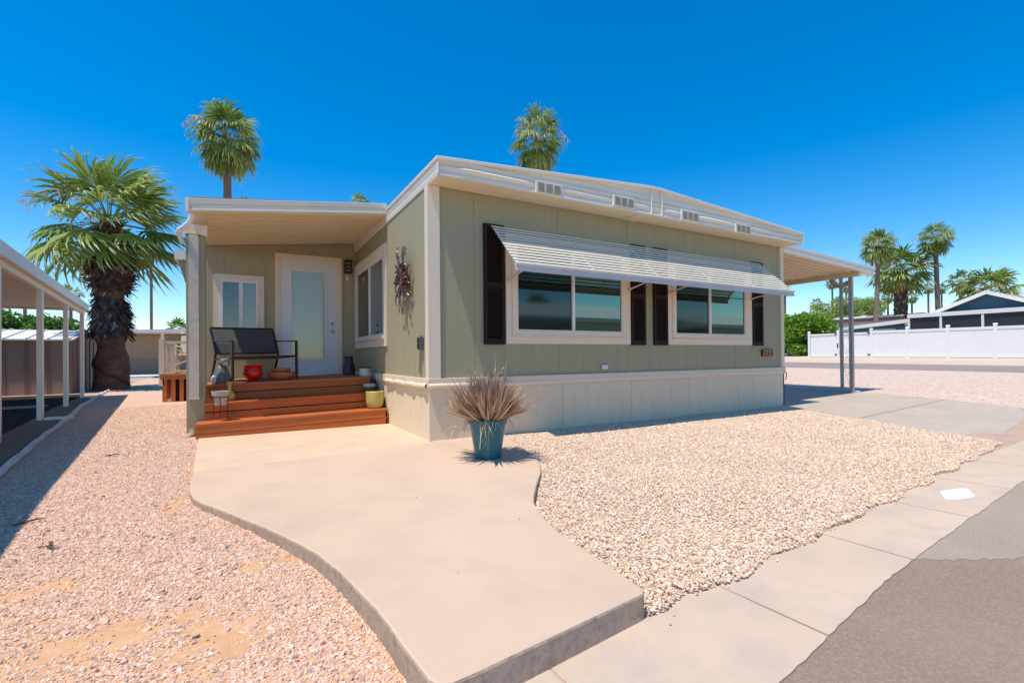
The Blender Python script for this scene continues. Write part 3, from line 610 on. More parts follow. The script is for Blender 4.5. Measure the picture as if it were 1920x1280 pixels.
m = MB(); m.bar(bp(0, 0, .345), bp(Wb, 0, .345), .03, .035); m.bar(bp(0, .6, .33), bp(Wb, .6, .33), .03, .03)
for a in (0, Wb): m.bar(bp(a, 0, .345), bp(a, .6, .33), .03, .03)
obj('seat_frame', m, BLACK, bn, bevel=.003)
m = MB()
P = [[bp(a, b, z) for a in (.02, .47, Wb-.02)] for b, z in ((.02, .355), (.2, .335), (.4, .325), (.58, .34))]
for i in range(3):
    for k in range(2): m.add([P[i][k], P[i][k+1], P[i+1][k+1], P[i+1][k]]+[q-Vector((0, 0, .006)) for q in (P[i][k], P[i][k+1], P[i+1][k+1], P[i+1][k])], [(0, 1, 2, 3), (7, 6, 5, 4), (0, 4, 5, 1), (2, 6, 7, 3)])
obj('seat', m, SLING, bn)
m = MB(); vs = []
for a in (0, Wb):
    for b, z in ((.61, .41), (.66, .56), (.795, .80)): vs.append(bp(a, b, z))
for s_ in (0, .006): 
    pass
fr_ = [v-bd*.004 for v in vs]; bk = [v+bd*.004 for v in vs]
m.add(fr_+bk, [(0, 3, 4, 1), (1, 4, 5, 2), (6, 7, 10, 9), (7, 8, 11, 10), (0, 1, 7, 6), (1, 2, 8, 7), (3, 9, 10, 4), (4, 10, 11, 5), (2, 5, 11, 8), (0, 6, 9, 3)])
obj('backrest', m, SLING, bn)
m = MB(); m.tube([bp(0, .80, .805), bp(Wb, .80, .805)], .016, 8); m.tube([bp(0, .61, .41), bp(Wb, .61, .41)], .012, 8); obj('back_frame', m, BLACK, bn, smooth=True)

# ------------------------------------------------------------------ pots on the porch
def single(name, m, ma, loc, label, cat, smooth=True, **k): return obj(name, m, ma, smooth=smooth, loc=loc, label=label, cat=cat, **k)
c = (-1.72, 2.52, dz(-1.72))
single('red_planter', MB().lathe([(.0, 0), (.075, 0), (.08, .012), (.062, .03), (.10, .06), (.128, .11), (.122, .16), (.108, .19), (.122, .222), (.128, .228), (.118, .23), (.10, .195), (.1, .1), (.0, .08)], c, 40), RED, c, 'glossy red ceramic planter on a foot beneath the bench', 'planter')
c = (-1.35, 2.60, dz(-1.35))
single('terracotta_bowl', MB().lathe([(0, 0), (.12, 0), (.165, .04), (.188, .09), (.186, .118), (.172, .12), (.165, .1), (.11, .02), (0, .02)], c, 40), TERRA, c, 'larger terracotta bowl on the deck with a smaller bowl inside it', 'bowl')
c = (-1.36, 2.60, dz(-1.35)+.085)
single('terracotta_bowl', MB().lathe([(0, 0), (.07, 0), (.115, .03), (.132, .06), (.134, .088), (.122, .09), (.115, .07), (.07, .015), (0, .015)], c, 40), TERRA, c, 'smaller terracotta bowl resting inside the larger one', 'bowl')
c = (-2.0, 2.20, dz(-2.0, .465))
single('yellow_vase', MB().lathe([(0, 0), (.045, 0), (.065, .03), (.068, .07), (.055, .105), (.028, .135), (.022, .18), (.03, .225), (.048, .25), (.044, .252), (.024, .22), (.015, .18), (0, .17)], c, 32), YEL, c, 'mustard yellow vase with narrow flared neck on the second step', 'vase')
# wire stand + pot
sx, sy = -2.09, 1.865; zb = dz(sx, .245)
ws = empty('plant_stand', (sx, sy, zb), 'thin black wire plant stand on the lowest step', 'plant stand')
m = MB(); ring = [(sx+.088*math.cos(t), sy+.088*math.sin(t), zb+.30) for t in [k*math.pi/12 for k in range(25)]]; m.tube(ring, .0045, 6); obj('ring', m, BLACK, ws, smooth=True)
for k in range(3):
    t = math.pi*(.5+2*k/3)+math.pi; m = MB(); c_, s_ = math.cos(t), math.sin(t)
    m.tube([(sx+.09*c_, sy+.09*s_, zb+.30), (sx+.085*c_, sy+.085*s_, zb+.12), (sx+.09*c_, sy+.09*s_, zb+.03), (sx+.12*c_, sy+.12*s_, zb+.005)], .0042, 6); obj('leg', m, BLACK, ws, smooth=True)
c = (sx, sy, zb+.20)
single('clay_pot', MB().lathe([(0, 0), (.066, 0), (.082, .12), (.096, .122), (.102, .175), (.094, .177), (.085, .12), (.0, .1)], c, 32), BASKET, c, 'whitewashed clay pot held in the wire stand', 'pot')
c = (-.25, 3.37, dz(-.25))
single('dark_jug', MB().lathe([(0, 0), (.095, 0), (.105, .06), (.095, .15), (.07, .22), (.065, .28), (.075, .32), (.065, .322), (.05, .27), (0, .2)], c, 24), JUG, c, 'dark brown pottery jug in the porch corner beside the door', 'jug')
c = (-.17, 2.50, dz(-.19))
cj = empty('candle_jar', c, 'jar of white candle wax with dark lid at the deck corner', 'jar')
obj('jar', MB().lathe([(0, 0), (.083, 0), (.09, .01), (.09, .085), (.083, .09), (0, .09)], c, 32), PALE, cj, smooth=True)
obj('jar_neck', MB().lathe([(0, .09), (.087, .091), (.089, .115), (.082, .128), (0, .128)], c, 32), GLJ, cj, smooth=True)
obj('lid', MB().lathe([(0, .128), (.088, .128), (.088, .146), (.08, .15), (0, .15)], c, 32), JUG, cj, smooth=True)
c = (-.155, 2.27, dz(-.16, .465))
pb = empty('small_bowl', c, 'small plum bowl with a white rim band on the second step', 'bowl')
obj('bowl', MB().lathe([(0, 0), (.055, 0), (.075, .03), (.088, .075), (0, .07)], c, 32), mat('plum_glaze', (.22, .10, .085), .4), pb, smooth=True)
obj('rim', MB().lathe([(.088, .0755), (.092, .118), (.084, .118), (.075, .08)], c, 32), PALE, pb, smooth=True)
c = (-.165, 1.90, dz(-.18, .245))
single('lime_pot', MB().lathe([(0, 0), (.08, 0), (.112, .03), (.126, .09), (.126, .24), (.118, .248), (.11, .24), (.108, .1), (0, .08)], c, 40), LIME, c, 'speckled lime yellow pot standing on the lowest step beside the skirting', 'pot')
# garden statue: seated grey cat with white face and an egg at its feet
c = Vector((-2.10, 2.46, dz(-2.1)))
cs = empty('garden_statue', c, 'grey seated animal figurine with white face beside the bench leg', 'statue')
m = MB(); m.lathe([(0, 0), (.10, 0), (.115, .05), (.10, .12), (.078, .19), (.055, .235), (.04, .25), (0, .25)], c, 24, .05)
m.lathe([(0, -.06), (.035, -.055), (.062, -.025), (.068, .01), (.055, .045), (.03, .062), (0, .066)], c+Vector((.035, -.02, .28)), 20, .04)
for s_ in (-1, 1):
    m.tube([c+Vector((.035+.035*s_, .0, .32)), c+Vector((.035+.05*s_, .0, .365))], [.022, .003], 8)
    m.tube([c+Vector((.02+.045*s_, -.07, .14)), c+Vector((.02+.05*s_, -.10, .06)), c+Vector((.02+.05*s_, -.12, .01))], [.024, .02, .025], 8)
m.tube([c+Vector((.08, .05, .03)), c+Vector((.13, .02, .04)), c+Vector((.14, -.05, .03))], [.025, .02, .012], 8)
obj('body', m, GREY, cs, smooth=True)
m = MB(); q = c+Vector((.05, -.075, .27)); m.lathe([(0, -.03), (.03, -.02), (.036, 0), (.03, .025), (0, .035)], q, 14); m.lathe([(0, -.02), (.016, -.01), (.018, .005), (0, .018)], q+Vector((.01, -.032, -.012)), 10); obj('face', m, PALE, cs, smooth=True)
for dx in (-.016, .018): m = MB(); m.lathe([(0, -.006), (.006, 0), (0, .006)], q+Vector((dx, -.034, .014)), 8); obj('eye', m, BLACK, cs, smooth=True)
m = MB(); m.lathe([(0, 0), (.026, .008), (.038, .045), (.03, .09), (.012, .112), (0, .115)], c+Vector((-.085, -.09, 0)), 20); obj('egg', m, PALE, cs, smooth=True)

# ------------------------------------------------------------------ sun ornament on the side wall
c = Vector((-.02, .80, 2.0)); sn = empty('sun_ornament', c, 'bronze metal sun face with wavy rays hung on the sage side wall', 'wall ornament')
rg = random.Random(3); m = MB()
def P_(r, t, d): return Vector((-.02-d, .80+r*math.cos(t), 2.0+r*math.sin(t)))
for k in range(26):
    t0 = 2*math.pi*k/26+rg.uniform(-.06, .06); ln = (.27+.17*abs(math.sin(t0))**1.2)*rg.uniform(.8, 1.08); wv_ = rg.uniform(.06, .13)*rg.choice((-1, 1)); dd = rg.uniform(.015, .07); n = 7
    pts = [(P_(.10+(ln-.10)*i/n, t0+wv_*math.sin(i/n*5.5)*(.4+i/n), dd+.03*math.sin(i/n*3)), .026*(1-(i/n)**1.5)+.004) for i in range(n+1)]
    o = len(m.v)
    for i, (p, w_) in enumerate(pts):
        sd = Vector((0, -math.sin(t0), math.cos(t0)))*w_
        m.v += [tuple(p-sd), tuple(p+Vector((-.012, 0, 0))), tuple(p+sd), tuple(p+Vector((.004, 0, 0)))]
    for i in range(n):
        for q in range(4): m.face([o+i*4+q, o+i*4+(q+1) % 4, o+(i+1)*4+(q+1) % 4, o+(i+1)*4+q])
obj('rays', m, BRONZE, sn)
m = MB(); NR, NT = 8, 28
for cx_, cz_, rr in ((.80, 2.085, .105), (.80, 1.93, .10)):
    o = len(m.v)
    for i in range(NR+1):
        r = rr*i/NR
        for k in range(NT):
            t = 2*math.pi*k/NT; h = .05*math.sqrt(max(0, 1-(r/rr)**2))+.012*math.cos(5*t)*(r/rr)*(1-(r/rr))*4
            m.v.append((-.05-h-.01*math.sin(9*r/rr), cx_+r*math.cos(t), cz_+r*math.sin(t)))
    for i in range(NR):
        for k in range(NT): m.face([o+i*NT+k, o+i*NT+(k+1) % NT, o+(i+1)*NT+(k+1) % NT, o+(i+1)*NT+k])
obj('face', m, BRONZE, sn, smooth='all')
m = MB(); m.tube([(-.02, .80, 2.0), (-.05, .8, 2.0)], .1, 16); obj('backplate', m, BRONZE, sn)

# ------------------------------------------------------------------ house number
hn = empty('house_number_sign', (6.3, -.02, 1.0), 'small brown copper tile sign reading 266 near the right house corner', 'sign')
obj('plaque', MB().box(6.14, 6.46, -.035, -.002, .94, 1.06), mat('dark_frame', (.03, .018, .015), .6), hn, bevel=.003)
for k, ch in enumerate('266'):
    xc = 6.198+k*.102
    obj('tile', B(xc-.047, xc+.047, -.042, -.0352, .948, 1.052), SIGN, hn, bevel=.003)
    cu = bpy.data.curves.new('num', 'FONT'); cu.body = ch; cu.size = .105; cu.extrude = .002; cu.align_x = 'CENTER'; cu.offset = .0022
    to = bpy.data.objects.new('num', cu); COL.objects.link(to)
    bpy.context.view_layer.update(); me = bpy.data.meshes.new_from_object(to.evaluated_get(bpy.context.evaluated_depsgraph_get()))
    bpy.data.objects.remove(to); me.name = 'digit'
    me.transform(Matrix.Translation((xc-6.3, -.045+.02, .962-1.0)) @ Matrix.Rotation(R(90), 4, 'X')); me.materials.clear(); me.materials.append(mat('dark_digit', (.02, .012, .01), .5))
    o = bpy.data.objects.new('digit', me); COL.objects.link(o); o.parent = hn

# ------------------------------------------------------------------ potted dried plant
px, py = .166, -1.124; pz = .03
pp = empty('potted_plant', (px, py, pz), 'teal plastic pot of dry brown spiky succulent on the walkway by the house corner', 'potted plant')
obj('pot', MB().lathe([(0, 0), (.118, 0), (.124, .008), (.128, .05), (.165, .30), (.168, .318), (.182, .322), (.186, .365), (.178, .37), (.168, .362), (.16, .32), (.0, .31)], (px, py, pz), 48), TEAL, pp, smooth=True)
obj('soil', MB().lathe([(0, .34), (.166, .335), (.164, .30), (0, .30)], (px, py, pz), 24), mat('potting_soil', (.05, .035, .025), .95), pp)
rg = random.Random(11)
def ribbon(m, pts, ws, fold=.3):
    o = len(m.v)
    for i, p in enumerate(pts):
        d = (pts[min(i+1, len(pts)-1)]-pts[max(i-1, 0)]).normalized(); s_ = d.cross(Vector((0, 0, 1)))
        s_ = s_.normalized() if s_.length > .05 else Vector((1, 0, 0)); n_ = s_.cross(d)
        m.v += [tuple(p-s_*ws[i]+n_*ws[i]*fold), tuple(p), tuple(p+s_*ws[i]+n_*ws[i]*fold)]
    for i in range(len(pts)-1):
        a = o+i*3; m.face([a, a+1, a+4, a+3]); m.face([a+1, a+2, a+5, a+4])
m = MB()
for k in range(620):
    t = rg.uniform(0, 2*math.pi); el = R(90-74*rg.random()**.95); ln = rg.uniform(.33, .50)*(1.02 if el > R(55) else 1.0)
    if rg.random() < .02: ln *= 1.45; el = R(rg.uniform(70, 88))
    r0 = rg.uniform(.02, .12); d = Vector((math.cos(t)*math.cos(el), math.sin(t)*math.cos(el), math.sin(el)))
    p = Vector((px+r0*math.cos(t), py+r0*math.sin(t), pz+.34)); pts = []; ws = []; n = 6
    bend = Vector((rg.uniform(-.25, .25), rg.uniform(-.25, .25), rg.uniform(.05, .55)*(1 if el < 1.1 else .2)))
    w0 = rg.uniform(.008, .0165)
    for i in range(n+1):
        pts.append(p.copy()); ws.append(w0*(1-(i/n)**2.2)+.0006); p = p+(d+bend*(i/n)).normalized()*ln/n
    m.val = rg.random()**2.5*.7; ribbon(m, pts, ws, .5)
for k in range(46):                                   # pale withered strands over the rim
    t = rg.uniform(0, 2*math.pi); d = Vector((math.cos(t), math.sin(t), rg.uniform(.1, .7))).normalized(); p = Vector((px+.12*math.cos(t), py+.12*math.sin(t), pz+.35)); pts = []; n = 9; ln = rg.uniform(.14, .34)
    cv = Vector((rg.uniform(-.15, .15), rg.uniform(-.15, .15), -rg.uniform(.2, .42)))
    for i in range(n+1): pts.append(p.copy()); p = p+d*ln/n; d = (d+cv+Vector((rg.uniform(-.2, .2), rg.uniform(-.2, .2), 0))).normalized()
    m.val = rg.uniform(.6, 1); ribbon(m, pts, [.0055*(1-.6*i/n) for i in range(n+1)], .4)
for k in range(60):                                   # curled pale tips around the outside
    t = rg.uniform(0, 2*math.pi); el = R(rg.uniform(15, 75)); d = Vector((math.cos(t)*math.cos(el), math.sin(t)*math.cos(el), math.sin(el))); p = Vector((px, py, pz+.36))+d*rg.uniform(.30, .46); pts = []; n = 7
    for i in range(n+1): pts.append(p.copy()); p = p+d*.014; d = (d+Vector((rg.uniform(-.6, .6), rg.uniform(-.6, .6), rg.uniform(-.6, .3)))).normalized()
    m.val = rg.uniform(.5, 1); ribbon(m, pts, [.004*(1-.5*i/n) for i in range(n+1)], .4)
obj('dry_leaves', m, DRY, pp)
m = MB(); rg = random.Random(5)
for k in range(40):
    p = Vector((px-.14, py-.12, pz+.58))+Vector((rg.gauss(0, .018), rg.gauss(0, .018), rg.gauss(0, .02))); a = Vector((rg.uniform(-1, 1), rg.uniform(-1, 1), rg.uniform(-1, 1))).normalized()*.02; b_ = a.orthogonal().normalized()*.014
    m.add([p-a, p+b_, p+a, p-b_], [(0, 1, 2, 3)])
obj('dead_flower', m, mat('rust_flower', (.30, .075, .02), .85), pp)

# ------------------------------------------------------------------ right carport
cp = empty('carport', (8.4, 3, 0), 'beige pan carport roof on slim grey posts to the right of the green house', 'carport')
m = MB(); y = .10; prof = []
def crz(x): return 2.94-.045*(x-6.8)
while y < 13: prof += [(y, 0), (y+.002, -.03), (y+.05, -.03), (y+.052, 0)]; y += .155
o = len(m.v)
for yy_, h in prof:
    for x in (6.84, 10.25): m.v.append((x, yy_, crz(x)-.02+h))
for i in range(len(prof)-1): m.face([o+2*i, o+2*i+1, o+2*i+3, o+2*i+2])
m.add([(6.84, .1, crz(6.84)+.06), (10.25, .1, crz(10.25)+.06), (10.25, 13, crz(10.25)+.06), (6.84, 13, crz(6.84)+.06)], [(0, 1, 2, 3)])
obj('roof', m, PAN_R, cp)
m = MB(); a, b = 6.86, 10.40; za, zb = crz(a)-.05, crz(b)-.05
slopebox(m, a, b, za, za+.035, zb, zb+.035, .03, .10); slopebox(m, a, b, za+.035, za+.095, zb+.035, zb+.095, .055, .10); slopebox(m, a, b, za+.095, za+.15, zb+.095, zb+.15, .03, .10)
m.box(10.36, 10.405, .10, 13, zb, zb+.15)
obj('fascia', m, WHITE, cp, bevel=.003)
m = MB(); m.box(9.86, 9.93, .12, 13, crz(9.9)-.135, crz(9.9)-.025); obj('beam', m, PAN_R, cp)
PG = mat('grey_carport_post', (.42, .40, .37), .5, (.36, .34, .31), 5, (3, 3, .6))
for (xx, yy_, ww) in ((9.9, .30, .07), (9.9, .50, .055)):
    m = MB(); m.box(xx-ww/2, xx+ww/2, yy_-ww/2, yy_+ww/2, gz(xx, yy_)-.02, crz(9.9)-.135)
    if ww > .06: m.box(xx-ww/2-.012, xx-ww/2, yy_-ww/2, yy_-.01, gz(xx, yy_), 2.66); m.box(xx-ww/2-.012, xx-ww/2, yy_+.01, yy_+ww/2, gz(xx, yy_), 2.66)
    obj('post', m, PG, cp, bevel=.003)
m = MB()
for zc in (.45, .95, 1.45, 1.95):
    for sgn in (1, -1):
        pts = []
        for i in range(15):
            t = i/14*3.6*math.pi/2; r = .012+.05*i/14; pts.append((9.9, .40+sgn*r*math.cos(t)*.9, zc+sgn*.09+r*math.sin(t)))
        m.tube(pts, .0026, 5)
    m.tube([(9.9, .33, zc-.25), (9.9, .37, zc-.1), (9.9, .43, zc+.1), (9.9, .47, zc+.25)], .0026, 5)
obj('scrollwork', m, PG, cp, smooth=True)
m = MB(); m.tube([(9.97, .72, 2.72), (9.97, .72, 2.62), (9.97, .64, 2.52), (9.97, .50, 2.50), (9.97, .38, 2.56)], .055, 10); m.tube([(9.98, .33, 2.6), (9.98, .33, .2), (9.98, .30, .13), (10.02, .2, .11)], .035, 8)
obj('downspout', m, PG, cp, smooth=True)

# ------------------------------------------------------------------ left neighbour's carport
lc = empty('carport', (-6.5, 4, 0), 'white carport with flat ribbed roof along the left edge of the gravel strip', 'carport')
d_ = Vector((-.12, 1, 0)).normalized(); nx_ = Vector((-d_.y, d_.x, 0))
def lp(s_, off, z): q = Vector((-4.31, 2.65, 0))+d_*s_+nx_*off; return (q.x, q.y, z)
s0, s1 = -5.6, 7.75
m = MB(); q = [lp(s0, -.06, 2.19), lp(s1, -.06, 2.19), lp(s1, -.01, 2.19), lp(s0, -.01, 2.19), lp(s0, -.06, 2.35), lp(s1, -.06, 2.35), lp(s1, -.01, 2.35), lp(s0, -.01, 2.35)]
m.add(q, [(3, 2, 1, 0), (4, 5, 6, 7), (0, 1, 5, 4), (1, 2, 6, 5), (2, 3, 7, 6), (3, 0, 4, 7)]); q = [lp(s1-.05, -.01, 2.19), lp(s1, -.01, 2.19), lp(s1, 4.4, 2.19), lp(s1-.05, 4.4, 2.19), lp(s1-.05, -.01, 2.35), lp(s1, -.01, 2.35), lp(s1, 4.4, 2.35), lp(s1-.05, 4.4, 2.35)]
m.add(q, [(3, 2, 1, 0), (4, 5, 6, 7), (0, 1, 5, 4), (1, 2, 6, 5), (2, 3, 7, 6), (3, 0, 4, 7)]); obj('fascia', m, WHITE, lc)
m = MB(); o = len(m.v); n = 0; s_ = s0
while s_ < s1-.1:
    for ds, h in ((0, 0), (.02, .035), (.05, .035), (.07, 0)):
        for off in (0, 4.4): m.v.append(lp(s_+ds, off, 2.235+h))
        n += 1
    s_ += .2
for i in range(n-1): m.face([o+2*i, o+2*i+1, o+2*i+3, o+2*i+2])
m.add([lp(s0, 0, 2.30), lp(s1, 0, 2.30), lp(s1, 4.4, 2.36), lp(s0, 4.4, 2.36)], [(0, 1, 2, 3)])
obj('roof', m, mat('pale_roof_pan', (.74, .65, .56), .5, (.68, .60, .51), 3), lc)
m = MB(); q = [lp(s0, .01, 2.10), lp(s1-.06, .01, 2.10), lp(s1-.06, .07, 2.10), lp(s0, .07, 2.10), lp(s0, .01, 2.2), lp(s1-.06, .01, 2.2), lp(s1-.06, .07, 2.2), lp(s0, .07, 2.2)]
m.add(q, [(3, 2, 1, 0), (4, 5, 6, 7), (0, 1, 5, 4), (1, 2, 6, 5), (2, 3, 7, 6), (3, 0, 4, 7)]); obj('beam', m, FASCIA, lc)
for s_ in (-2.5, 0, 2.5, 5.02, 7.45):
    x, y, _ = lp(s_, .04, 0); m = MB(); m.box(x-.036, x+.036, y-.036, y+.036, gz(x, y)-.03, 2.10)
    obj('post', m, WHITE, lc, bevel=.004)
for s_ in (2.5, 7.45):
    x, y, _ = lp(s_, .04, 0); m = MB(); m.box(x+.06, x+.40, y-.06, y+.06, gz(x, y)-.0, gz(x, y)+.05); obj('splash_block', m, WHITE, lc, bevel=.01)
# sheds
def shed(x0, x1, y0, y1, ze, zr, label):
    e = empty('shed', ((x0+x1)/2, (y0+y1)/2, 0), label, 'shed', 'steel garden sheds by the neighbouring carport')
    m = MB(); g = gz(x1, y0)-.02; m.box(x0+.02, x1-.02, y0+.02, y1-.02, g, ze); x = x0
    while x < x1-.1:
        m.box(x+.04, x+.05, y0, y0+.02, g, ze).box(x+.09, x+.10, y0, y0+.02, g, ze); m.box(x+.05, x+.09, y0+.012, y0+.02, g, ze); x += .42
    y = y0+.1
    while y < y1-.1: m.box(x1-.02, x1, y+.04, y+.055, g, ze); y += .42
    ym = (y0+y1)/2; m.add([(x1-.02, y0+.02, ze), (x1-.02, y1-.02, ze), (x1-.02, ym, zr-.04)], [(0, 1, 2)])
    obj('wall', m, SHEDW, e)
    m = MB()
    for sg in (0, 1):
        ya, yb = (y0-.08, ym) if sg == 0 else (y1+.08, ym)
        m.add([(x0-.05, ya, ze-.02), (x1+.05, ya, ze-.02), (x1+.05, yb, zr), (x0-.05, yb, zr), (x0-.05, ya, ze+.02), (x1+.05, ya, ze+.02), (x1+.05, yb, zr+.03), (x0-.05, yb, zr+.03)], [(0, 1, 2, 3), (7, 6, 5, 4), (0, 4, 5, 1), (1, 5, 6, 2), (3, 2, 6, 7), (0, 3, 7, 4)])
        x = x0+.1
        while x < x1: m.bar((x, ya, ze+.035), (x, yb, zr+.045), .03, .03); x += .42
    obj('roof', m, ROOFW, e)
shed(-10.2, -5.87, 11.9, 14.6, 1.52, 1.80, 'brown steel shed with pale ribbed roof behind the left carport posts')
shed(-8.6, -6.15, 15.4, 18.2, 1.75, 1.98, 'farther brown steel shed partly hidden by the big palm trunk')

# side deck left of the house
sd = empty('side_deck', (-2.9, 8.6, 0), 'small raised side deck with rust slatted skirt and cream cross braced railing', 'deck')
m = MB(); x = -3.36
while x < -2.2: m.box(x, x+.075, 7.60, 7.635, .05, .60); x += .15
yq = 7.7
while yq < 10: m.box(-3.38, -3.345, yq, yq+.075, .05, .6); yq += .16
obj('skirt_slats', m, DECK, sd)
obj('deck_floor', MB().box(-3.42, -2.2, 7.58, 10.2, .605, .66).box(-3.4, -2.2, 7.59, 7.598, .54, .60), DECKTOP, sd, bevel=.004)
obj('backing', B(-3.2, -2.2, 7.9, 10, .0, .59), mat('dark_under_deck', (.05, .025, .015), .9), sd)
obj('railing_post', B(-3.43, -3.33, 7.60, 7.70, .40, 1.42), CREAM, sd, bevel=.005)
m = MB(); m.box(-3.33, -2.2, 7.63, 7.68, 1.32, 1.38).box(-3.33, -2.2, 7.63, 7.68, .70, .74); m.bar((-3.33, 7.655, 1.30), (-2.78, 7.655, 1.02), .03, .035); m.bar((-2.78, 7.655, 1.02), (-3.33, 7.655, .76), .03, .035); obj('railing', m, CREAM, sd)
m = MB(); m.box(-3.43, -3.36, 7.75, 10.1, 1.34, 1.39)
for yq in (8.6, 9.4, 10.05): m.box(-3.43, -3.36, yq, yq+.06, .66, 1.34)
obj('railing', m, CREAM, sd)
c = Vector((-2.98, 9.0, .66)); ch = empty('plastic_chair', c, 'cream moulded plastic chair behind the side deck railing', 'chair')
m = MB(); m.add([c+Vector(q) for q in ((-.25, -.25, .40), (.25, -.25, .40), (.23, .22, .38), (-.23, .22, .38), (-.25, -.25, .44), (.25, -.25, .44), (.23, .22, .42), (-.23, .22, .42))], [(3, 2, 1, 0), (4, 5, 6, 7), (0, 1, 5, 4), (1, 2, 6, 5), (2, 3, 7, 6), (3, 0, 4, 7)]); obj('seat', m, CREAM, ch, bevel=.015)
m = MB(); m.add([c+Vector(q) for q in ((-.23, .20, .42), (.23, .20, .42), (.2, .32, .9), (-.2, .32, .9), (-.23, .23, .42), (.23, .23, .42), (.2, .35, .9), (-.2, .35, .9))], [(0, 1, 2, 3), (7, 6, 5, 4), (0, 4, 5, 1), (1, 5, 6, 2), (2, 6, 7, 3), (3, 7, 4, 0)]); obj('backrest', m, CREAM, ch, bevel=.015)
for sx_ in (-1, 1):
    for sy_ in (-1, 1): m = MB(); m.tube([c+Vector((.2*sx_, .2*sy_, .40)), c+Vector((.26*sx_, .26*sy_, 0))], [.03, .022], 8); obj('leg', m, CREAM, ch)
    m = MB(); m.tube([c+Vector((.25*sx_, -.24, .42)), c+Vector((.27*sx_, -.22, .62)), c+Vector((.27*sx_, .0, .64)), c+Vector((.22*sx_, .26, .62))], .025, 8); obj('armrest', m, CREAM, ch)

# ------------------------------------------------------------------ white fence and gate
def fpos(y): return 34.9+.06*(y-5)
ys_ = [-5.85, -3.75, -1.65, .45, 2.55, 4.65, 6.75, 8.8, 10.85]
fn = empty('vinyl_fence', (34.9, 4, gz(35, 4)), 'long white vinyl privacy fence beyond the far road', 'fence')
for a, b in zip(ys_, ys_[1:]):
    xa, xb = fpos(a), fpos(b); m = MB(); za, zb = gz(xa, a), gz(xb, b)
    def panel(m, t, z0, z1): m.add([(xa-t, a, za+z0), (xb-t, b, zb+z0), (xb+t, b, zb+z0), (xa+t, a, za+z0), (xa-t, a, za+z1), (xb-t, b, zb+z1), (xb+t, b, zb+z1), (xa+t, a, za+z1)], [(3, 2, 1, 0), (4, 5, 6, 7), (0, 1, 5, 4), (1, 2, 6, 5), (2, 3, 7, 6), (3, 0, 4, 7)])
    panel(m, .02, .03, 1.70); obj('panel', m, FENCE, fn)
    m = MB(); panel(m, .05, 1.66, 1.80); obj('rail', m, FENCE, fn); m = MB(); panel(m, .05, .04, .16); obj('rail', m, FENCE, fn)
for a in ys_:
    x = fpos(a); m = MB(); m.box(x-.075, x+.075, a-.075, a+.075, gz(x, a)-.05, gz(x, a)+1.90); m.prism_y([(x-.09, gz(x, a)+1.90), (x+.09, gz(x, a)+1.90), (x, gz(x, a)+1.98)], a-.09, a+.09); obj('post', m, FENCE, fn)
gt = empty('fence_gate', (35.3, 12.9, gz(35.3, 12.9)), 'white double gate with dark hinges at the fence end beside the bush', 'gate', None)
pts = [(fpos(10.85), 10.85), (35.2, 12.9), (35.4, 15.0)]
for (xa, a), (xb, b) in zip(pts, pts[1:]):
    g_ = gz(xa, a); lf = MB(); lf.add([(xa-.02, a+.1, g_+.08), (xb-.02, b-.1, g_+.08), (xb+.02, b-.1, g_+.08), (xa+.02, a+.1, g_+.08), (xa-.02, a+.1, g_+1.72), (xb-.02, b-.1, g_+1.72), (xb+.02, b-.1, g_+1.72), (xa+.02, a+.1, g_+1.72)], [(3, 2, 1, 0), (4, 5, 6, 7), (0, 1, 5, 4), (1, 2, 6, 5), (2, 3, 7, 6), (3, 0, 4, 7)])
    for z in (.10, 1.68): lf.bar((xa-.03, a+.08, g_+z), (xb-.03, b-.08, g_+z), .06, .10)
    gl_ = obj('gate_leaf', lf, FENCE, gt)
    for z in (.2, 1.66): m = MB(); m.bar((xa-.07, a+.05, g_+z), (xa-.07+(xb-xa)*.1, a+.22, g_+z), .02, .09); obj('hinge', m, BLACK, gl_)
for xa, a in pts[1:]: m = MB(); g_ = gz(xa, a); m.box(xa-.07, xa+.07, a-.07, a+.07, g_-.05, g_+1.86); m.prism_y([(xa-.085, g_+1.86), (xa+.085, g_+1.86), (xa, g_+1.93)], a-.085, a+.085); obj('post', m, FENCE, gt)
m = MB(); m.box(35.09, 35.13, 12.86, 12.93, gz(35, 13)+.7, gz(35, 13)+1.0); obj('latch', m, BLACK, gt)

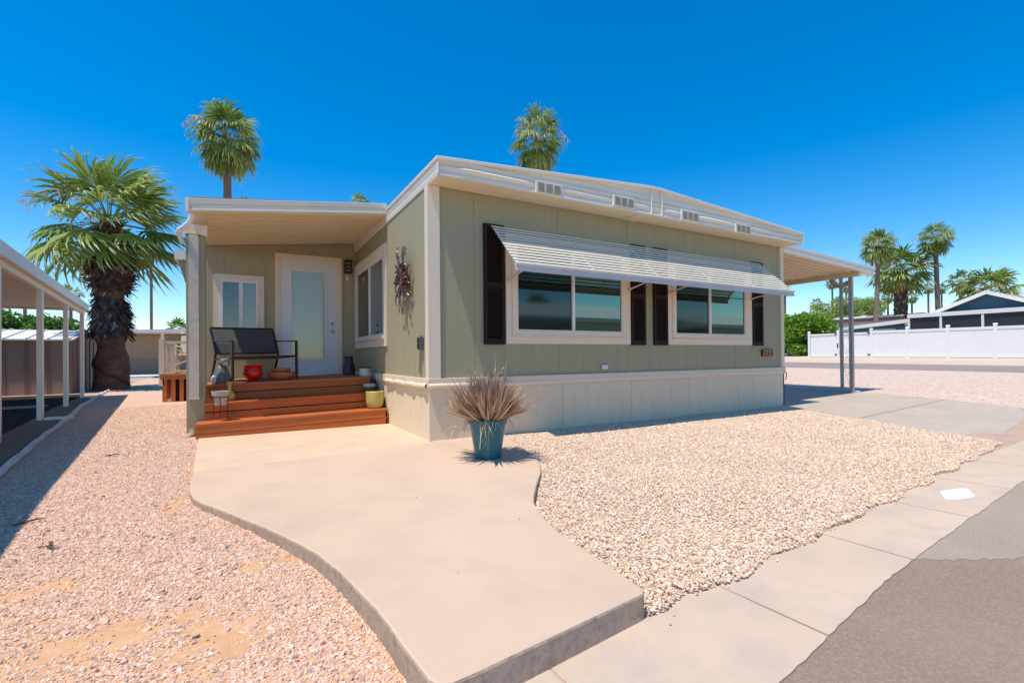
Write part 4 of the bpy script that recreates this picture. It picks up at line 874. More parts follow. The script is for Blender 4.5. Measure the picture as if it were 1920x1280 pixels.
# ------------------------------------------------------------------ blue house
bh = empty('blue_house', (44, 5, gz(44, 5)), 'blue house with white gable trim and screened porch behind the white fence', 'house')
yc, zp, sl_ = 6.3, 4.78, .42
def gz_(y): return zp-abs(y-yc)*sl_
m = MB(); m.prism_x([(yc-3.9, .5), (yc+3.6, .5), (yc+3.6, gz_(yc+3.6)), (yc, zp-.03), (yc-3.9, gz_(yc-3.9))], 40.2, 50)
obj('wall', m, BLUE, bh)
for sg in (-1, 1):
    m = MB(); ye = yc+sg*4.3
    m.add([(39.6, yc, zp), (39.6, ye, gz_(ye)), (51, ye, gz_(ye)), (51, yc, zp), (39.6, yc, zp+.12), (39.6, ye, gz_(ye)+.12), (51, ye, gz_(ye)+.12), (51, yc, zp+.12)], [(0, 1, 2, 3), (7, 6, 5, 4), (0, 4, 5, 1), (1, 5, 6, 2), (2, 6, 7, 3), (3, 7, 4, 0)]); obj('roof', m, SHINGLE, bh)
    m = MB(); m.add([(39.5, yc, zp-.10), (39.5, ye, gz_(ye)-.10), (39.6, ye, gz_(ye)-.10), (39.6, yc, zp-.10), (39.5, yc, zp+.14), (39.5, ye, gz_(ye)+.14), (39.6, ye, gz_(ye)+.14), (39.6, yc, zp+.14)], [(0, 1, 2, 3), (7, 6, 5, 4), (0, 4, 5, 1), (1, 5, 6, 2), (2, 6, 7, 3), (3, 7, 4, 0)]); obj('rake_trim', m, WHITE, bh)
m = MB(); m.box(38.3, 38.42, -6, 10.0, 3.36, 3.62); m.add([(38.3, -6, 3.62), (38.3, 10, 3.62), (40.3, 10, 3.75), (40.3, -6, 3.75)], [(0, 1, 2, 3)]); obj('porch_beam', m, WHITE, bh)
obj('porch_screen', MB().box(38.40, 38.44, -6, 9.95, .7, 3.36), SCREEN, bh)
for a in (9.93, 8.2, 6.15, 4.1, 2.2, .2, -1.8): m = MB(); m.box(38.33, 38.42, a-.06, a+.06, .6, 3.36); obj('porch_post', m, WHITE, bh)
obj('side_wing', MB().prism_x([(10.0, .6), (14.2, .6), (14.2, 2.85), (10.0, 3.0)], 39.6, 47), BLUE, bh)
m = MB(); m.add([(39.2, 10.0, 3.12), (39.2, 14.8, 2.75), (48, 14.8, 2.75), (48, 10.0, 3.12), (39.2, 10.0, 3.40), (39.2, 14.8, 2.98), (48, 14.8, 2.98), (48, 10.0, 3.5)], [(3, 2, 1, 0), (4, 5, 6, 7), (0, 1, 5, 4), (1, 2, 6, 5), (2, 3, 7, 6), (3, 0, 4, 7)]); obj('wing_roof', m, WHITE, bh)
wn = obj('window', MB().box(39.54, 39.6, 11.2, 12.5, 2.35, 2.42).box(39.54, 39.6, 11.2, 12.5, 2.66, 2.73).box(39.54, 39.6, 11.2, 11.27, 2.42, 2.66).box(39.54, 39.6, 12.43, 12.5, 2.42, 2.66).box(39.54, 39.6, 11.8, 11.87, 2.42, 2.66), WHITE, bh); obj('pane', B(39.56, 39.59, 11.27, 12.43, 2.42, 2.66), GLK, wn)
# far mauve house
mh = empty('far_house', (54, 25, gz(50, 20)), 'low white and mauve house with flat pale roof behind the gate', 'house')
obj('wall', B(50.3, 58, 15, 27, .6, 4.0), mat('pale_wall', (.55, .53, .50), .8), mh)
obj('fascia', B(50, 50.3, 14.8, 27.2, 4.0, 4.35), MAUVE, mh)
m = MB(); m.add([(49.8, 14.6, 4.35), (49.8, 27.4, 4.35), (54, 27.4, 4.75), (54, 14.6, 4.75), (58.2, 27.4, 4.35), (58.2, 14.6, 4.35)], [(0, 1, 2, 3), (3, 2, 4, 5)]); m.box(49.8, 49.98, 14.6, 27.4, 4.30, 4.38); m.box(51, 51.4, 18, 18.6, 4.45, 4.62)
obj('roof', m, ROOFW, mh)
wn = obj('window', MB().box(50.22, 50.29, 19.0, 21.0, 3.2, 3.28).box(50.22, 50.29, 19.0, 21.0, 3.62, 3.7), WHITE, mh); obj('pane', B(50.24, 50.29, 19.0, 21.0, 3.28, 3.62), GLK, wn)

# ------------------------------------------------------------------ back left building, car, others
bb = empty('neighbour_house', (-4.5, 30, .1), 'tan house with white posted carport beyond the gravel strip', 'house')
g = gz(-5, 28)
obj('wall', B(-7.6, -1.8, 28.5, 34, g-.1, 2.38), BEIGE, bb)
m = MB(); m.box(-7.55, -1.8, 28.46, 28.495, g, 1.0); obj('wall_base', m, mat('grey_tan_base', (.30, .25, .19), .8), bb)
wn = obj('window', MB().box(-5.55, -4.85, 28.44, 28.49, 1.3, 1.36).box(-5.55, -4.85, 28.44, 28.49, 2.1, 2.16).box(-5.55, -5.5, 28.44, 28.49, 1.36, 2.1).box(-4.9, -4.85, 28.44, 28.49, 1.36, 2.1), BEIGE, bb); obj('pane', B(-5.5, -4.9, 28.46, 28.495, 1.36, 2.1), GLK, wn)
m = MB(); m.box(-9.3, -1.5, 27.2, 34.5, 2.40, 2.46); m.prism_y([(-9.4, 2.30), (-1.5, 2.62), (-1.5, 2.80), (-9.4, 2.48)], 27.05, 27.2); obj('roof', m, ROOFW, bb)
for x in (-8.0, -5.7, -2.95, -2.7): m = MB(); m.box(x-.07, x+.07, 27.25, 27.39, g-.05, 2.42); obj('post', m, WHITE, bb)
wn = obj('window', MB().box(-4.2, -1.9, 28.42, 28.49, 1.0, 1.08).box(-4.2, -1.9, 28.42, 28.49, 1.65, 1.72).box(-3.2, -3.12, 28.42, 28.49, 1.08, 1.65), WHITE, bb); obj('pane', B(-4.2, -1.9, 28.45, 28.495, 1.08, 1.65), GLK, wn)
gh = empty('neighbour_house', (-13, 46, .1), 'grey low house far off behind the parked dark car', 'house')
obj('wall', B(-17, -11.3, 44, 50, .0, 2.3), GREYW, gh)
m = MB(); m.prism_y([(-17.4, 2.25), (-10.9, 2.25), (-10.9, 2.35), (-14.2, 3.4), (-17.4, 2.35)], 43.7, 50.4); obj('roof', m, mat('grey_roof', (.30, .30, .30), .8), gh)
# bollard-like white utility box and rock curb
m = MB(); m.box(-5.35, -4.95, 24.1, 24.4, gz(-5, 24), gz(-5, 24)+.62); m.box(-5.37, -4.93, 24.08, 24.42, gz(-5, 24)+.62, gz(-5, 24)+.66); obj('utility_box', m, WHITE, loc=(-5.15, 24.25, gz(-5, 24)), bevel=.01, label='small white utility pedestal box standing by the back road', cat='utility box')
m = MB(); pts = [(-8.5+.35*i, 23.6+.04*math.sin(i)-.015*i, gz(-5, 23)+.05) for i in range(16)]; m.tube(pts, .09, 6); obj('curb', m, mat('white_curb', (.74, .70, .66), .8), smooth=True, loc=(-6, 23.6, .1), label='whitewashed curb strip crossing the end of the gravel yard', cat='curb')
# parked dark car
cr = empty('parked_car', (-9.0, 33, .1), 'dark hatchback parked in shade between the palm trunk and the tan house', 'car')
X0, Y0, g = -9.9, 33, gz(-9, 33)
body = [(0, .35), (0, .85), (.25, .98), (1.1, 1.05), (1.6, 1.48), (2.9, 1.5), (3.6, 1.1), (4.1, 1.0), (4.2, .5), (4.2, .35)]
m = MB(); m.prism_y([(X0-1.1+x, g+z) for x, z in body], Y0, Y0+1.7); obj('body', m, CARP, cr, bevel=.05)
m = MB(); m.prism_y([(X0-1.1+x, g+z) for x, z in ((1.25, 1.06), (1.68, 1.42), (2.25, 1.43), (2.25, 1.06))], Y0-.01, Y0+1.71); m.prism_y([(X0-1.1+x, g+z) for x, z in ((2.33, 1.06), (2.33, 1.43), (2.85, 1.43), (3.3, 1.1))], Y0-.01, Y0+1.71); obj('side_window', m, GLK, cr)
for x in (.8, 3.4):
    for yq in (Y0-.03, Y0+1.53):
        m = MB(); m.tube([(X0-1.1+x, yq, g+.32), (X0-1.1+x, yq+.2, g+.32)], .32, 20); wq = obj('wheel', m, RUBBER, cr); m = MB(); m.tube([(X0-1.1+x, yq-.01, g+.32), (X0-1.1+x, yq+.21, g+.32)], .19, 12); obj('rim', m, CHROME, wq)

# ------------------------------------------------------------------ houses and ground across the street (seen mirrored in the windows)
def across(x0, x1, y0, y1, label, wallm):
    e = empty('neighbour_house', ((x0+x1)/2, (y0+y1)/2, -.08), label, 'house')
    obj('wall', B(x0, x1, y0, y1, -.1, 2.5), wallm, e)
    m = MB(); m.prism_x([(y0-.3, 2.5), (y1+.4, 2.5), (y1+.4, 2.68), ((y0+y1)/2, 3.9), (y0-.3, 2.68)], x0-.3, x1+.3); obj('roof', m, ROOFW, e)
    for k in range(2):
        a = x0+(x1-x0)*(.2+.4*k); w_ = obj('window', MB().box(a, a+1.4, y1, y1+.03, .95, 1.02).box(a, a+1.4, y1, y1+.03, 2.0, 2.07).box(a, a+.06, y1, y1+.03, 1.02, 2.0).box(a+1.34, a+1.4, y1, y1+.03, 1.02, 2.0), WHITE, e); obj('pane', B(a+.06, a+1.34, y1+.001, y1+.02, 1.02, 2.0), GLK, w_)
    obj('door', B(x0+(x1-x0)*.48, x0+(x1-x0)*.48+.9, y1, y1+.04, 0, 2.05), WHITE2, e, bevel=.01)
across(8.0, 17.5, -22, -12.2, 'pale mobile home with white roof directly across the street', mat('pale_green_wall', (.45, .48, .43), .8))
across(21, 31, -24, -13, 'second pale mobile home farther along the other side of the street', mat('pale_tan_wall', (.5, .45, .38), .8))

# ------------------------------------------------------------------ vegetation
def at_px(u, D): lat = (u-960)/FPX*D; q = fw*D+rt*lat; return CAM.x+q.x, CAM.y+q.y
def frond(m, base, az, el, petL, fanR, nl, rg, dead=0, wind=Vector((0, 0, 0)), droop=1., tip=True):
    d = Vector((math.cos(az)*math.cos(el), math.sin(az)*math.cos(el), math.sin(el))); p = base.copy(); g_ = Vector((0, 0, -1)); pts = [p.copy()]
    for i in range(4): d = (d+g_*.07*droop+wind*.05).normalized(); p = p+d*petL/4; pts.append(p.copy())
    val = rg.random()*.8; m.cur = 2 if dead else 0; m.val = .5 if not dead else rg.random()
    m.tube(pts, [.022*fanR, .017*fanR, .014*fanR, .012*fanR, .01*fanR], 4, False)
    s_ = d.cross(Vector((0, 0, 1))); s_ = s_.normalized() if s_.length > .1 else Vector((math.sin(az), -math.cos(az), 0)); n_ = s_.cross(d).normalized()
    if dead: span = R(55)
    else: span = R(rg.uniform(95, 125))
    dth = 2*span/nl; r1 = .52*fanR
    for k in range(nl+1):
        th = -span+dth*k; ld = (d*math.cos(th)+s_*math.sin(th)-n_*.32*abs(math.sin(th))**1.3+n_*.10*(1 if k % 2 else -1)*.5).normalized()
        if not dead and rg.random() < .07: continue
        L_ = fanR*(1-.28*abs(th/span)**2)*rg.uniform(.82, 1.08)*(.6 if rg.random() < .06 else 1); side = (s_*math.cos(th)-d*math.sin(th)).normalized()
        p0 = p+ld*.03*fanR; p1 = p+ld*L_*.30; gg = g_*droop
        dd = (ld+gg*.18+wind*.10).normalized(); p2 = p1+dd*L_*.27; dd = (dd+gg*.35+wind*.3).normalized(); p3 = p2+dd*L_*.23
        dd = (dd+gg*.75+wind*.6+Vector((rg.uniform(-.2, .2), rg.uniform(-.2, .2), 0))).normalized(); p4 = p3+dd*L_*.24
        w1 = L_*.30*dth*.60; w2 = L_*.5*dth*.54; o = len(m.v); nf = n_*w2*.5*(1 if k % 2 else -1)
        m.v += [tuple(p0-side*.004), tuple(p0+side*.004), tuple(p1-side*w1-nf*.5), tuple(p1+side*w1+nf*.5), tuple(p2-side*w2-nf), tuple(p2+side*w2+nf), tuple(p3-side*w2*.5), tuple(p3+side*w2*.5), tuple(p4)]
        m.cur = 2 if dead else 0; m.val = min(1, val+rg.uniform(-.15, .25)) if val+.2 > 0 else 0
        m.face([o, o+1, o+3, o+2]); m.face([o+2, o+3, o+5, o+4]); m.face([o+4, o+5, o+7, o+6])
        m.cur = 2 if dead else (1 if tip else 0); m.face([o+6, o+7, o+8])
def crown_mesh(name, seed, nf, petL, fanR, nl, lo=-50, ndead=6, wind=Vector((0, 0, 0)), flowers=4, droop=1.):
    rg = random.Random(seed); m = MB(); ga = 2.399963
    for i in range(nf):
        t = (i+.5)/nf; el = R(86-(86-lo)*t**.85+rg.uniform(-7, 7)); az = i*ga+rg.uniform(-.25, .25)
        base = Vector((.10*math.cos(az), .10*math.sin(az), -.35*t)); frond(m, base, az, el, petL*rg.uniform(.8, 1.1)*(.8+.25*t), fanR*rg.uniform(.85, 1.08), nl, rg, 0, wind, droop)
    for i in range(ndead):
        az = i*ga*1.7+rg.uniform(-.5, .5); frond(m, Vector((.1*math.cos(az), .1*math.sin(az), -.45)), az, R(rg.uniform(-78, -60)), petL*.6, fanR*.8, max(6, nl//2), rg, 1, Vector((0, 0, 0)), 1.2)
    for i in range(flowers):
        az = rg.uniform(0, 6.28); d = Vector((math.cos(az)*.8, math.sin(az)*.8, .75)).normalized(); p = Vector((0, 0, -.1)); pts = [p.copy()]; n = 9; LL = (petL+fanR)*rg.uniform(.95, 1.25)
        for k in range(n): p = p+d*LL/n; d = (d+Vector((0, 0, -.24))).normalized(); pts.append(p.copy())
        m.cur = 3; m.val = 0; m.tube(pts, [.016*(1-k/n*.7) for k in range(n+1)], 4)
        for k in range(3, n):
            for j in range(5): a = pts[k]; b_ = a+Vector((rg.uniform(-.12, .12), rg.uniform(-.12, .12), -rg.uniform(.1, .3)))*fanR; m.bar(a, b_, .014, .01)
    me_o = obj(name, m, [FROND, THREAD, DEAD, FLOWER]); me = me_o.data; bpy.data.objects.remove(me_o); return me
W0 = Vector((.8, -.25, .15))
CR_A = crown_mesh('crown', 1, 39, 1.2, 1.38, 30, -40, 0, W0, 3, .85)
CR_B = crown_mesh('crown', 2, 42, .80, 1.0, 24, -60, 3, Vector((.12, 0, 0)), 4, 1.35)
CR_C = crown_mesh('crown', 3, 38, .85, .95, 22, -66, 9, Vector((0, 0, 0)), 5, 1.45)
CR_D = crown_mesh('crown', 4, 40, .95, 1.1, 20, -52, 5, Vector((-.1, .1, 0)), 3, .85)
CR_S = [crown_mesh('crown', 20+i, 24, .8, .95, 11, -58, 5, Vector((0, 0, 0)), 3, 1.) for i in range(3)]
def palm(u, D, zc, scale, me, tr, label, lean=0, base=None, boots=0, squash=1., rot=None, group='palm trees behind the houses', mm=BARK):
    x, y = at_px(u, D) if base is None else base; g = gz(x, y)-.1; rg = random.Random(int(u*7+D))
    e = empty('palm_tree', (x, y, g), label, 'palm tree', group)
    m = MB(); n = 14; zt = zc-.25*scale; pts = []; rs = []
    bx_ = rg.uniform(-.4, .4)*lean; 
    for i in range(n+1):
        t = i/n; pts.append((x+lean*(1-t)**2+bx_*math.sin(t*math.pi), y, g+(zt-g)*t)); rs.append(tr*(1.35-.35*min(1, t*6))*(1-.18*t)*(1+.03*math.sin(i*2.1)))
    m.tube(pts, rs, 10); obj('trunk', m, mm, e, smooth=True)
    c = bpy.data.objects.new('crown', me); COL.objects.link(c); c.parent = e; c.location = (0, 0, zc-g); c.scale = (scale, scale, scale*squash); c.rotation_euler = (0, 0, rot if rot is not None else rg.uniform(0, 6.28)); ROOT[c.name] = Vector((x, y, g))
    if boots:
        m = MB(); z0 = zt-boots; nb = int(boots*110)
        for i in range(nb):
            t = i/nb; az = i*2.399963; z = z0+boots*t; r = tr*rg.uniform(1.0, 1.12); d = Vector((math.cos(az), math.sin(az), 0)); tn = Vector((-math.sin(az), math.cos(az), 0))
            p = Vector((x, y, z))+d*r*.85; up_ = rg.choice((1, 1, -1)); ln = rg.uniform(.12, .24); w_ = rg.uniform(.05, .09)
            q = p+d*ln*.6*rg.uniform(.5, 1)+Vector((0, 0, up_*ln)); m.val = rg.random()**3 if rg.random() < .5 else 0
            m.add([p-tn*w_, p+tn*w_, q+tn*w_*.7, q-tn*w_*.7, p-tn*w_-Vector((0, 0, .03)), p+tn*w_-Vector((0, 0, .03)), q+tn*w_*.5-d*.02, q-tn*w_*.5-d*.02], [(0, 1, 2, 3), (7, 6, 5, 4), (3, 2, 6, 7), (0, 3, 7, 4), (1, 5, 6, 2)])
        obj('boots', m, BOOT, e)
    return e
# big left palm with shaggy trunk
def big_palm():
    x, y = -5.30, 13.3; g = gz(x, y)-.05; rg = random.Random(9)
    e = empty('palm_tree', (x, y, g), 'stout fan palm with shaggy dark trunk growing at the end of the white gravel edging', 'palm tree')
    prof = [(0, .46), (.3, .43), (.75, .43), (1.05, .40), (1.25, .34), (1.4, .33), (1.55, .36), (1.8, .42), (2.2, .40), (2.5, .36), (2.75, .32), (2.95, .34), (3.2, .42), (3.6, .47), (3.9, .46), (4.3, .38), (4.7, .25), (5.0, .15)]
    m = MB(); m.tube([(x+.03*math.sin(z*2), y, g+z) for z, r in prof], [r for z, r in prof], 24)
    obj('trunk', m, BARK_D, e, smooth=True)
    def rad(z):
        for (a, r0), (b, r1) in zip(prof, prof[1:]):
            if a <= z <= b: return r0+(r1-r0)*(z-a)/(b-a)
        return .2
    m = MB()
    for (za, zb, n, ln, dr) in ((1.75, 2.85, 620, .28, -1), (2.95, 4.5, 820, .27, 0), (4.2, 5.0, 200, .3, 1)):
        for i in range(n):
            az = rg.uniform(0, 2*math.pi); z = rg.uniform(za, zb); d = Vector((math.cos(az), math.sin(az), 0)); tn = Vector((-math.sin(az), math.cos(az), 0)); tn = (tn+Vector((0, 0, rg.uniform(-.5, .5)))).normalized()
            p = Vector((x, y, g+z))+d*rad(z)*.93; l_ = ln*rg.uniform(.6, 1.4); w_ = rg.uniform(.03, .075); vz = {-1: rg.uniform(-1.3, -.2), 0: rg.uniform(-1, .9), 1: rg.uniform(.2, 1.2)}[dr]
            dd = (d*rg.uniform(.35, .9)+Vector((0, 0, vz))).normalized(); q1 = p+dd*l_*.6; q2 = q1+(dd+Vector((0, 0, rg.uniform(-.9, .2)))+tn*rg.uniform(-.5, .5)).normalized()*l_*.4
            m.val = rg.random()**2 if rg.random() < .28 else rg.random()*.12; th = d*.018
            m.add([p-tn*w_, p+tn*w_, q1+tn*w_*.9, q1-tn*w_*.9, q2+tn*w_*.4, q2-tn*w_*.4, p-th, q1-th, q2-th*.5], [(0, 1, 2, 3), (3, 2, 4, 5), (1, 6, 7, 2), (6, 0, 3, 7), (2, 7, 8, 4), (7, 3, 5, 8)])
    for i in range(420):
        az = i*2.399963; z = .12+1.5*((i*.618) % 1.0); d = Vector((math.cos(az), math.sin(az), 0)); tn = Vector((-math.sin(az), math.cos(az), 0)); p = Vector((x, y, g+z))+d*rad(z)*.97; w_ = rg.uniform(.04, .09); q = p+d*rg.uniform(.015, .045)+Vector((0, 0, rg.uniform(.03, .07))); m.val = rg.random()*.12
        m.add([p-tn*w_, p+tn*w_, q+tn*w_*.6, q-tn*w_*.6, p-d*.03], [(0, 1, 2, 3), (1, 4, 2), (4, 0, 3), (2, 4, 3)])
    obj('boots', m, BOOT, e)
    c = bpy.data.objects.new('crown', CR_A); COL.objects.link(c); c.parent = e; c.location = (0, 0, 5.28); c.scale = (.97, .97, 1.0)
big_palm()
palm(428, 21, 10.9, 1.03, CR_B, .19, 'tall slim fan palm rising above the left end of the porch roof', mm=BARK)
palm(1012, 25, 12.55, 1.0, CR_C, .22, 'fan palm with orange dead fronds standing behind the main roof', squash=1.2)
palm(459, 62, 21.0, .9, CR_S[0], .2, 'distant palm top peeking over the porch roof beside the tall slim palm trunk')
palm(677, 60, 20.6, .95, CR_S[1], .2, 'distant palm top peeking over the porch roof near the main roof edge')
palm(284, 58, 15.0, .9, CR_S[2], .17, 'very slender palm trunk rising between the big palm and the porch post')
palm(334, 55, 4.3, 1.1, CR_S[0], .2, 'low palm crown showing above the tan house roof by the porch post')
palm(133, 60, 9.3, 1.0, CR_S[1], .2, 'small palm showing just above the left carport roof edge')
palm(47, 50, 9.0, 1.0, CR_S[2], .17, 'palm trunk seen through the left carport above the shed roof')
palm(1649, 41, 10.4, 1.03, CR_B, .19, 'tall slim palm with leaning trunk just right of the carport roof', lean=-1.0)
palm(1690, 44, 8.9, 1.62, CR_D, .52, 'thick trunked palm with shaggy brown boots between two taller palms', boots=4.6, squash=.9, mm=BARK_D)
palm(1757, 42, 11.2, 1.0, CR_C, .20, 'tallest slim palm with curved trunk behind the blue house gable', lean=.5)
palm(1856, 44, 6.9, 1.45, CR_D, .3, 'broad pale green palm crown behind the blue house roof peak', squash=.95)
palm(1803, 52, 8.9, .95, CR_S[0], .22, 'palm with tan flower stalks touching the broad palm behind the blue roof')
palm(1711, 105, 13.3, .95, CR_S[1], .22, 'small distant palm directly right of the shaggy trunk')
palm(1742, 105, 15.3, .95, CR_S[2], .22, 'small distant palm just left of the curved palm trunk')
palm(1767, 108, 15.6, .9, CR_S[0], .2, 'small distant palm just right of the curved palm trunk')
palm(1666, 102, 13.0, .95, CR_S[1], .22, 'small distant palm in the gap left of the shaggy trunk')
palm(1562, 105, 16.6, .95, CR_S[2], .2, 'distant palm seen under the right carport roof, left of the posts')
palm(1588, 112, 16.6, .95, CR_S[0], .2, 'distant palm seen behind the right carport posts')
palm(1533, 95, 11.0, .9, CR_S[1], .2, 'distant palm top above the green bush at its left')
palm(1549, 100, 10.6, .85, CR_S[2], .2, 'distant palm top above the feathery tree, near the green bush')
palm(1574, 102, 12.3, .85, CR_S[1], .2, 'distant palm top poking from the feathery tree beside the posts')
palm(1630, 98, 11.2, .85, CR_S[0], .2, 'distant palm top behind the feathery tree at its right side')
palm(1473, 80, 11.8, .75, CR_S[2], .2, 'palm tip showing between awning end and right house corner')
palm(0, 0, 6.0, 1.1, CR_B, .2, 'palm standing across the street behind the pale mobile home', base=(24.0, -35))

def foliage(m, cen, rad, n, leaf, rg, cols=(0, 1)):
    cen = Vector(cen)
    for i in range(n):
        d = Vector((rg.gauss(0, 1), rg.gauss(0, 1), rg.gauss(0, 1))).normalized(); r = rg.uniform(.62, 1.04)
        bump_ = 1+.10*math.sin(d.x*7+cen.x)+.10*math.sin(d.y*8+d.z*6+cen.y)
        p = cen+Vector((d.x*rad[0], d.y*rad[1], d.z*rad[2]))*r*bump_
        a = Vector((rg.gauss(0, 1), rg.gauss(0, 1), rg.gauss(0, .6))).normalized(); b_ = a.cross(Vector((rg.gauss(0, 1), rg.gauss(0, 1), rg.gauss(0, 1)))).normalized(); s_ = leaf*rg.uniform(.6, 1.3)
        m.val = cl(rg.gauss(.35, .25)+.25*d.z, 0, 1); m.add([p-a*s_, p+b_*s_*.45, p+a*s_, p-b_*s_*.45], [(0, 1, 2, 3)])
def tree(name, base, blobs, leafm, leaf, dens, label, cat, seed, group=None, trunk=.15):
    rg = random.Random(seed); g = gz(base[0], base[1])-.05; e = empty(name, (base[0], base[1], g), label, cat, group)
    m = MB()
    for (dx, dy, z, rx, ry, rz) in blobs:
        c = (base[0]+dx, base[1]+dy, g+z); foliage(m, c, (rx, ry, rz), int(dens*(rx*ry+rx*rz+ry*rz)), leaf, rg)
    obj('crown', m, leafm, e)
    m = MB(); p0 = Vector((base[0], base[1], g))
    for (dx, dy, z, rx, ry, rz) in blobs[:7]:
        q = Vector((base[0]+dx, base[1]+dy, g+z)); md = p0.lerp(q, .5)+Vector((rg.uniform(-.2, .2), rg.uniform(-.2, .2), .2)); m.tube([p0, md, q], [trunk, trunk*.6, trunk*.2], 7)
    obj('trunk', m, WOOD, e)
    return e
def blobs(rg, n, R_, Hh, rmin, rmax, low=.5):
    out = []
    for i in range(n):
        a = rg.uniform(0, 6.28); r = R_*math.sqrt(rg.random()); z = rg.uniform(low, Hh); r *= math.sqrt(max(.12, 1-((z-Hh*.45)/(Hh*.62))**2)); s_ = rg.uniform(rmin, rmax)
        out.append((r*math.cos(a), r*math.sin(a), z, s_, s_, s_*.8))
    return out
rg = random.Random(21)
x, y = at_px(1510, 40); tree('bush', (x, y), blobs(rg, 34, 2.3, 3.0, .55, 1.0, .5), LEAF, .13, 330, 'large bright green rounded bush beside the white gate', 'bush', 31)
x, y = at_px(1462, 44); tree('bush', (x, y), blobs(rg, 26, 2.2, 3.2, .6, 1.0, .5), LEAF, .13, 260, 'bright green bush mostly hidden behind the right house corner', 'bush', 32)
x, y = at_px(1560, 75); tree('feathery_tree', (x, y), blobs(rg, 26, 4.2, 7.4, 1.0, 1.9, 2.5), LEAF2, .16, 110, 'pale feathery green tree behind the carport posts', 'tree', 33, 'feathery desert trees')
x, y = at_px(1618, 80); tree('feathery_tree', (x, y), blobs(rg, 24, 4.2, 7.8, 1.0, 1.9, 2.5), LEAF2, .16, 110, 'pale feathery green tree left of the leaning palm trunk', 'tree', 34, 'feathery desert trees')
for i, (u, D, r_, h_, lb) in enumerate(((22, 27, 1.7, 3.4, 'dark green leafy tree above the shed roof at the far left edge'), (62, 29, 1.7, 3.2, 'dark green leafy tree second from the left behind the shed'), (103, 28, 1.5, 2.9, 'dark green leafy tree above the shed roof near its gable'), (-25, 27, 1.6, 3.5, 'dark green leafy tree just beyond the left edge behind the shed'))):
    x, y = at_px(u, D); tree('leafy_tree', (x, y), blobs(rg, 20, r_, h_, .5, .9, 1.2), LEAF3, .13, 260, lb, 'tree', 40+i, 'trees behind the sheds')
# horizon vegetation so that the ground does not end bare
rg = random.Random(77)
m = MB()
for i in range(150):
    a = R(rg.uniform(-60, 110)); D = rg.uniform(110, 190); x = D*math.sin(a); y = D*math.cos(a); s_ = rg.uniform(2.0, 4.2)
    foliage(m, (x, y, gz(x, y)+s_*.6), (s_*1.6, s_*1.6, s_), 160, .55, rg)
obj('distant_trees', m, LEAF3, kind='stuff', label='hazy belt of distant trees and shrubs along the horizon', cat='trees')

# ------------------------------------------------------------------ loose stones (real stones on the near gravel)
def inside(P, poly):
    x, y = P[:, 0], P[:, 1]; r = np.zeros(len(P), bool); n = len(poly)
    for i in range(n):
        x0, y0 = poly[i]; x1, y1 = poly[(i+1) % n]
        if y0 == y1: continue
        c = ((y0 > y) != (y1 > y)) & (x < (x1-x0)*(y-y0)/(y1-y0)+x0); r ^= c
    return r
def stone_mat(name, cols):
    M = bpy.data.materials.new(name); M.use_nodes = True; n = M.node_tree.nodes; l = M.node_tree.links; b = n['Principled BSDF']; b.inputs['Roughness'].default_value = .85; b.inputs['Specular IOR Level'].default_value = .3
    oi = n.new('ShaderNodeObjectInfo'); cr = n.new('ShaderNodeValToRGB'); cr.color_ramp.interpolation = 'CONSTANT'
    while len(cr.color_ramp.elements) > 1: cr.color_ramp.elements.remove(cr.color_ramp.elements[0])
    for i, c in enumerate(cols):
        e = cr.color_ramp.elements[0] if i == 0 else cr.color_ramp.elements.new(i/len(cols)); e.position = i/len(cols); e.color = (*c, 1)
    l.new(oi.outputs['Random'], cr.inputs[0]); l.new(cr.outputs[0], b.inputs['Base Color']); return M
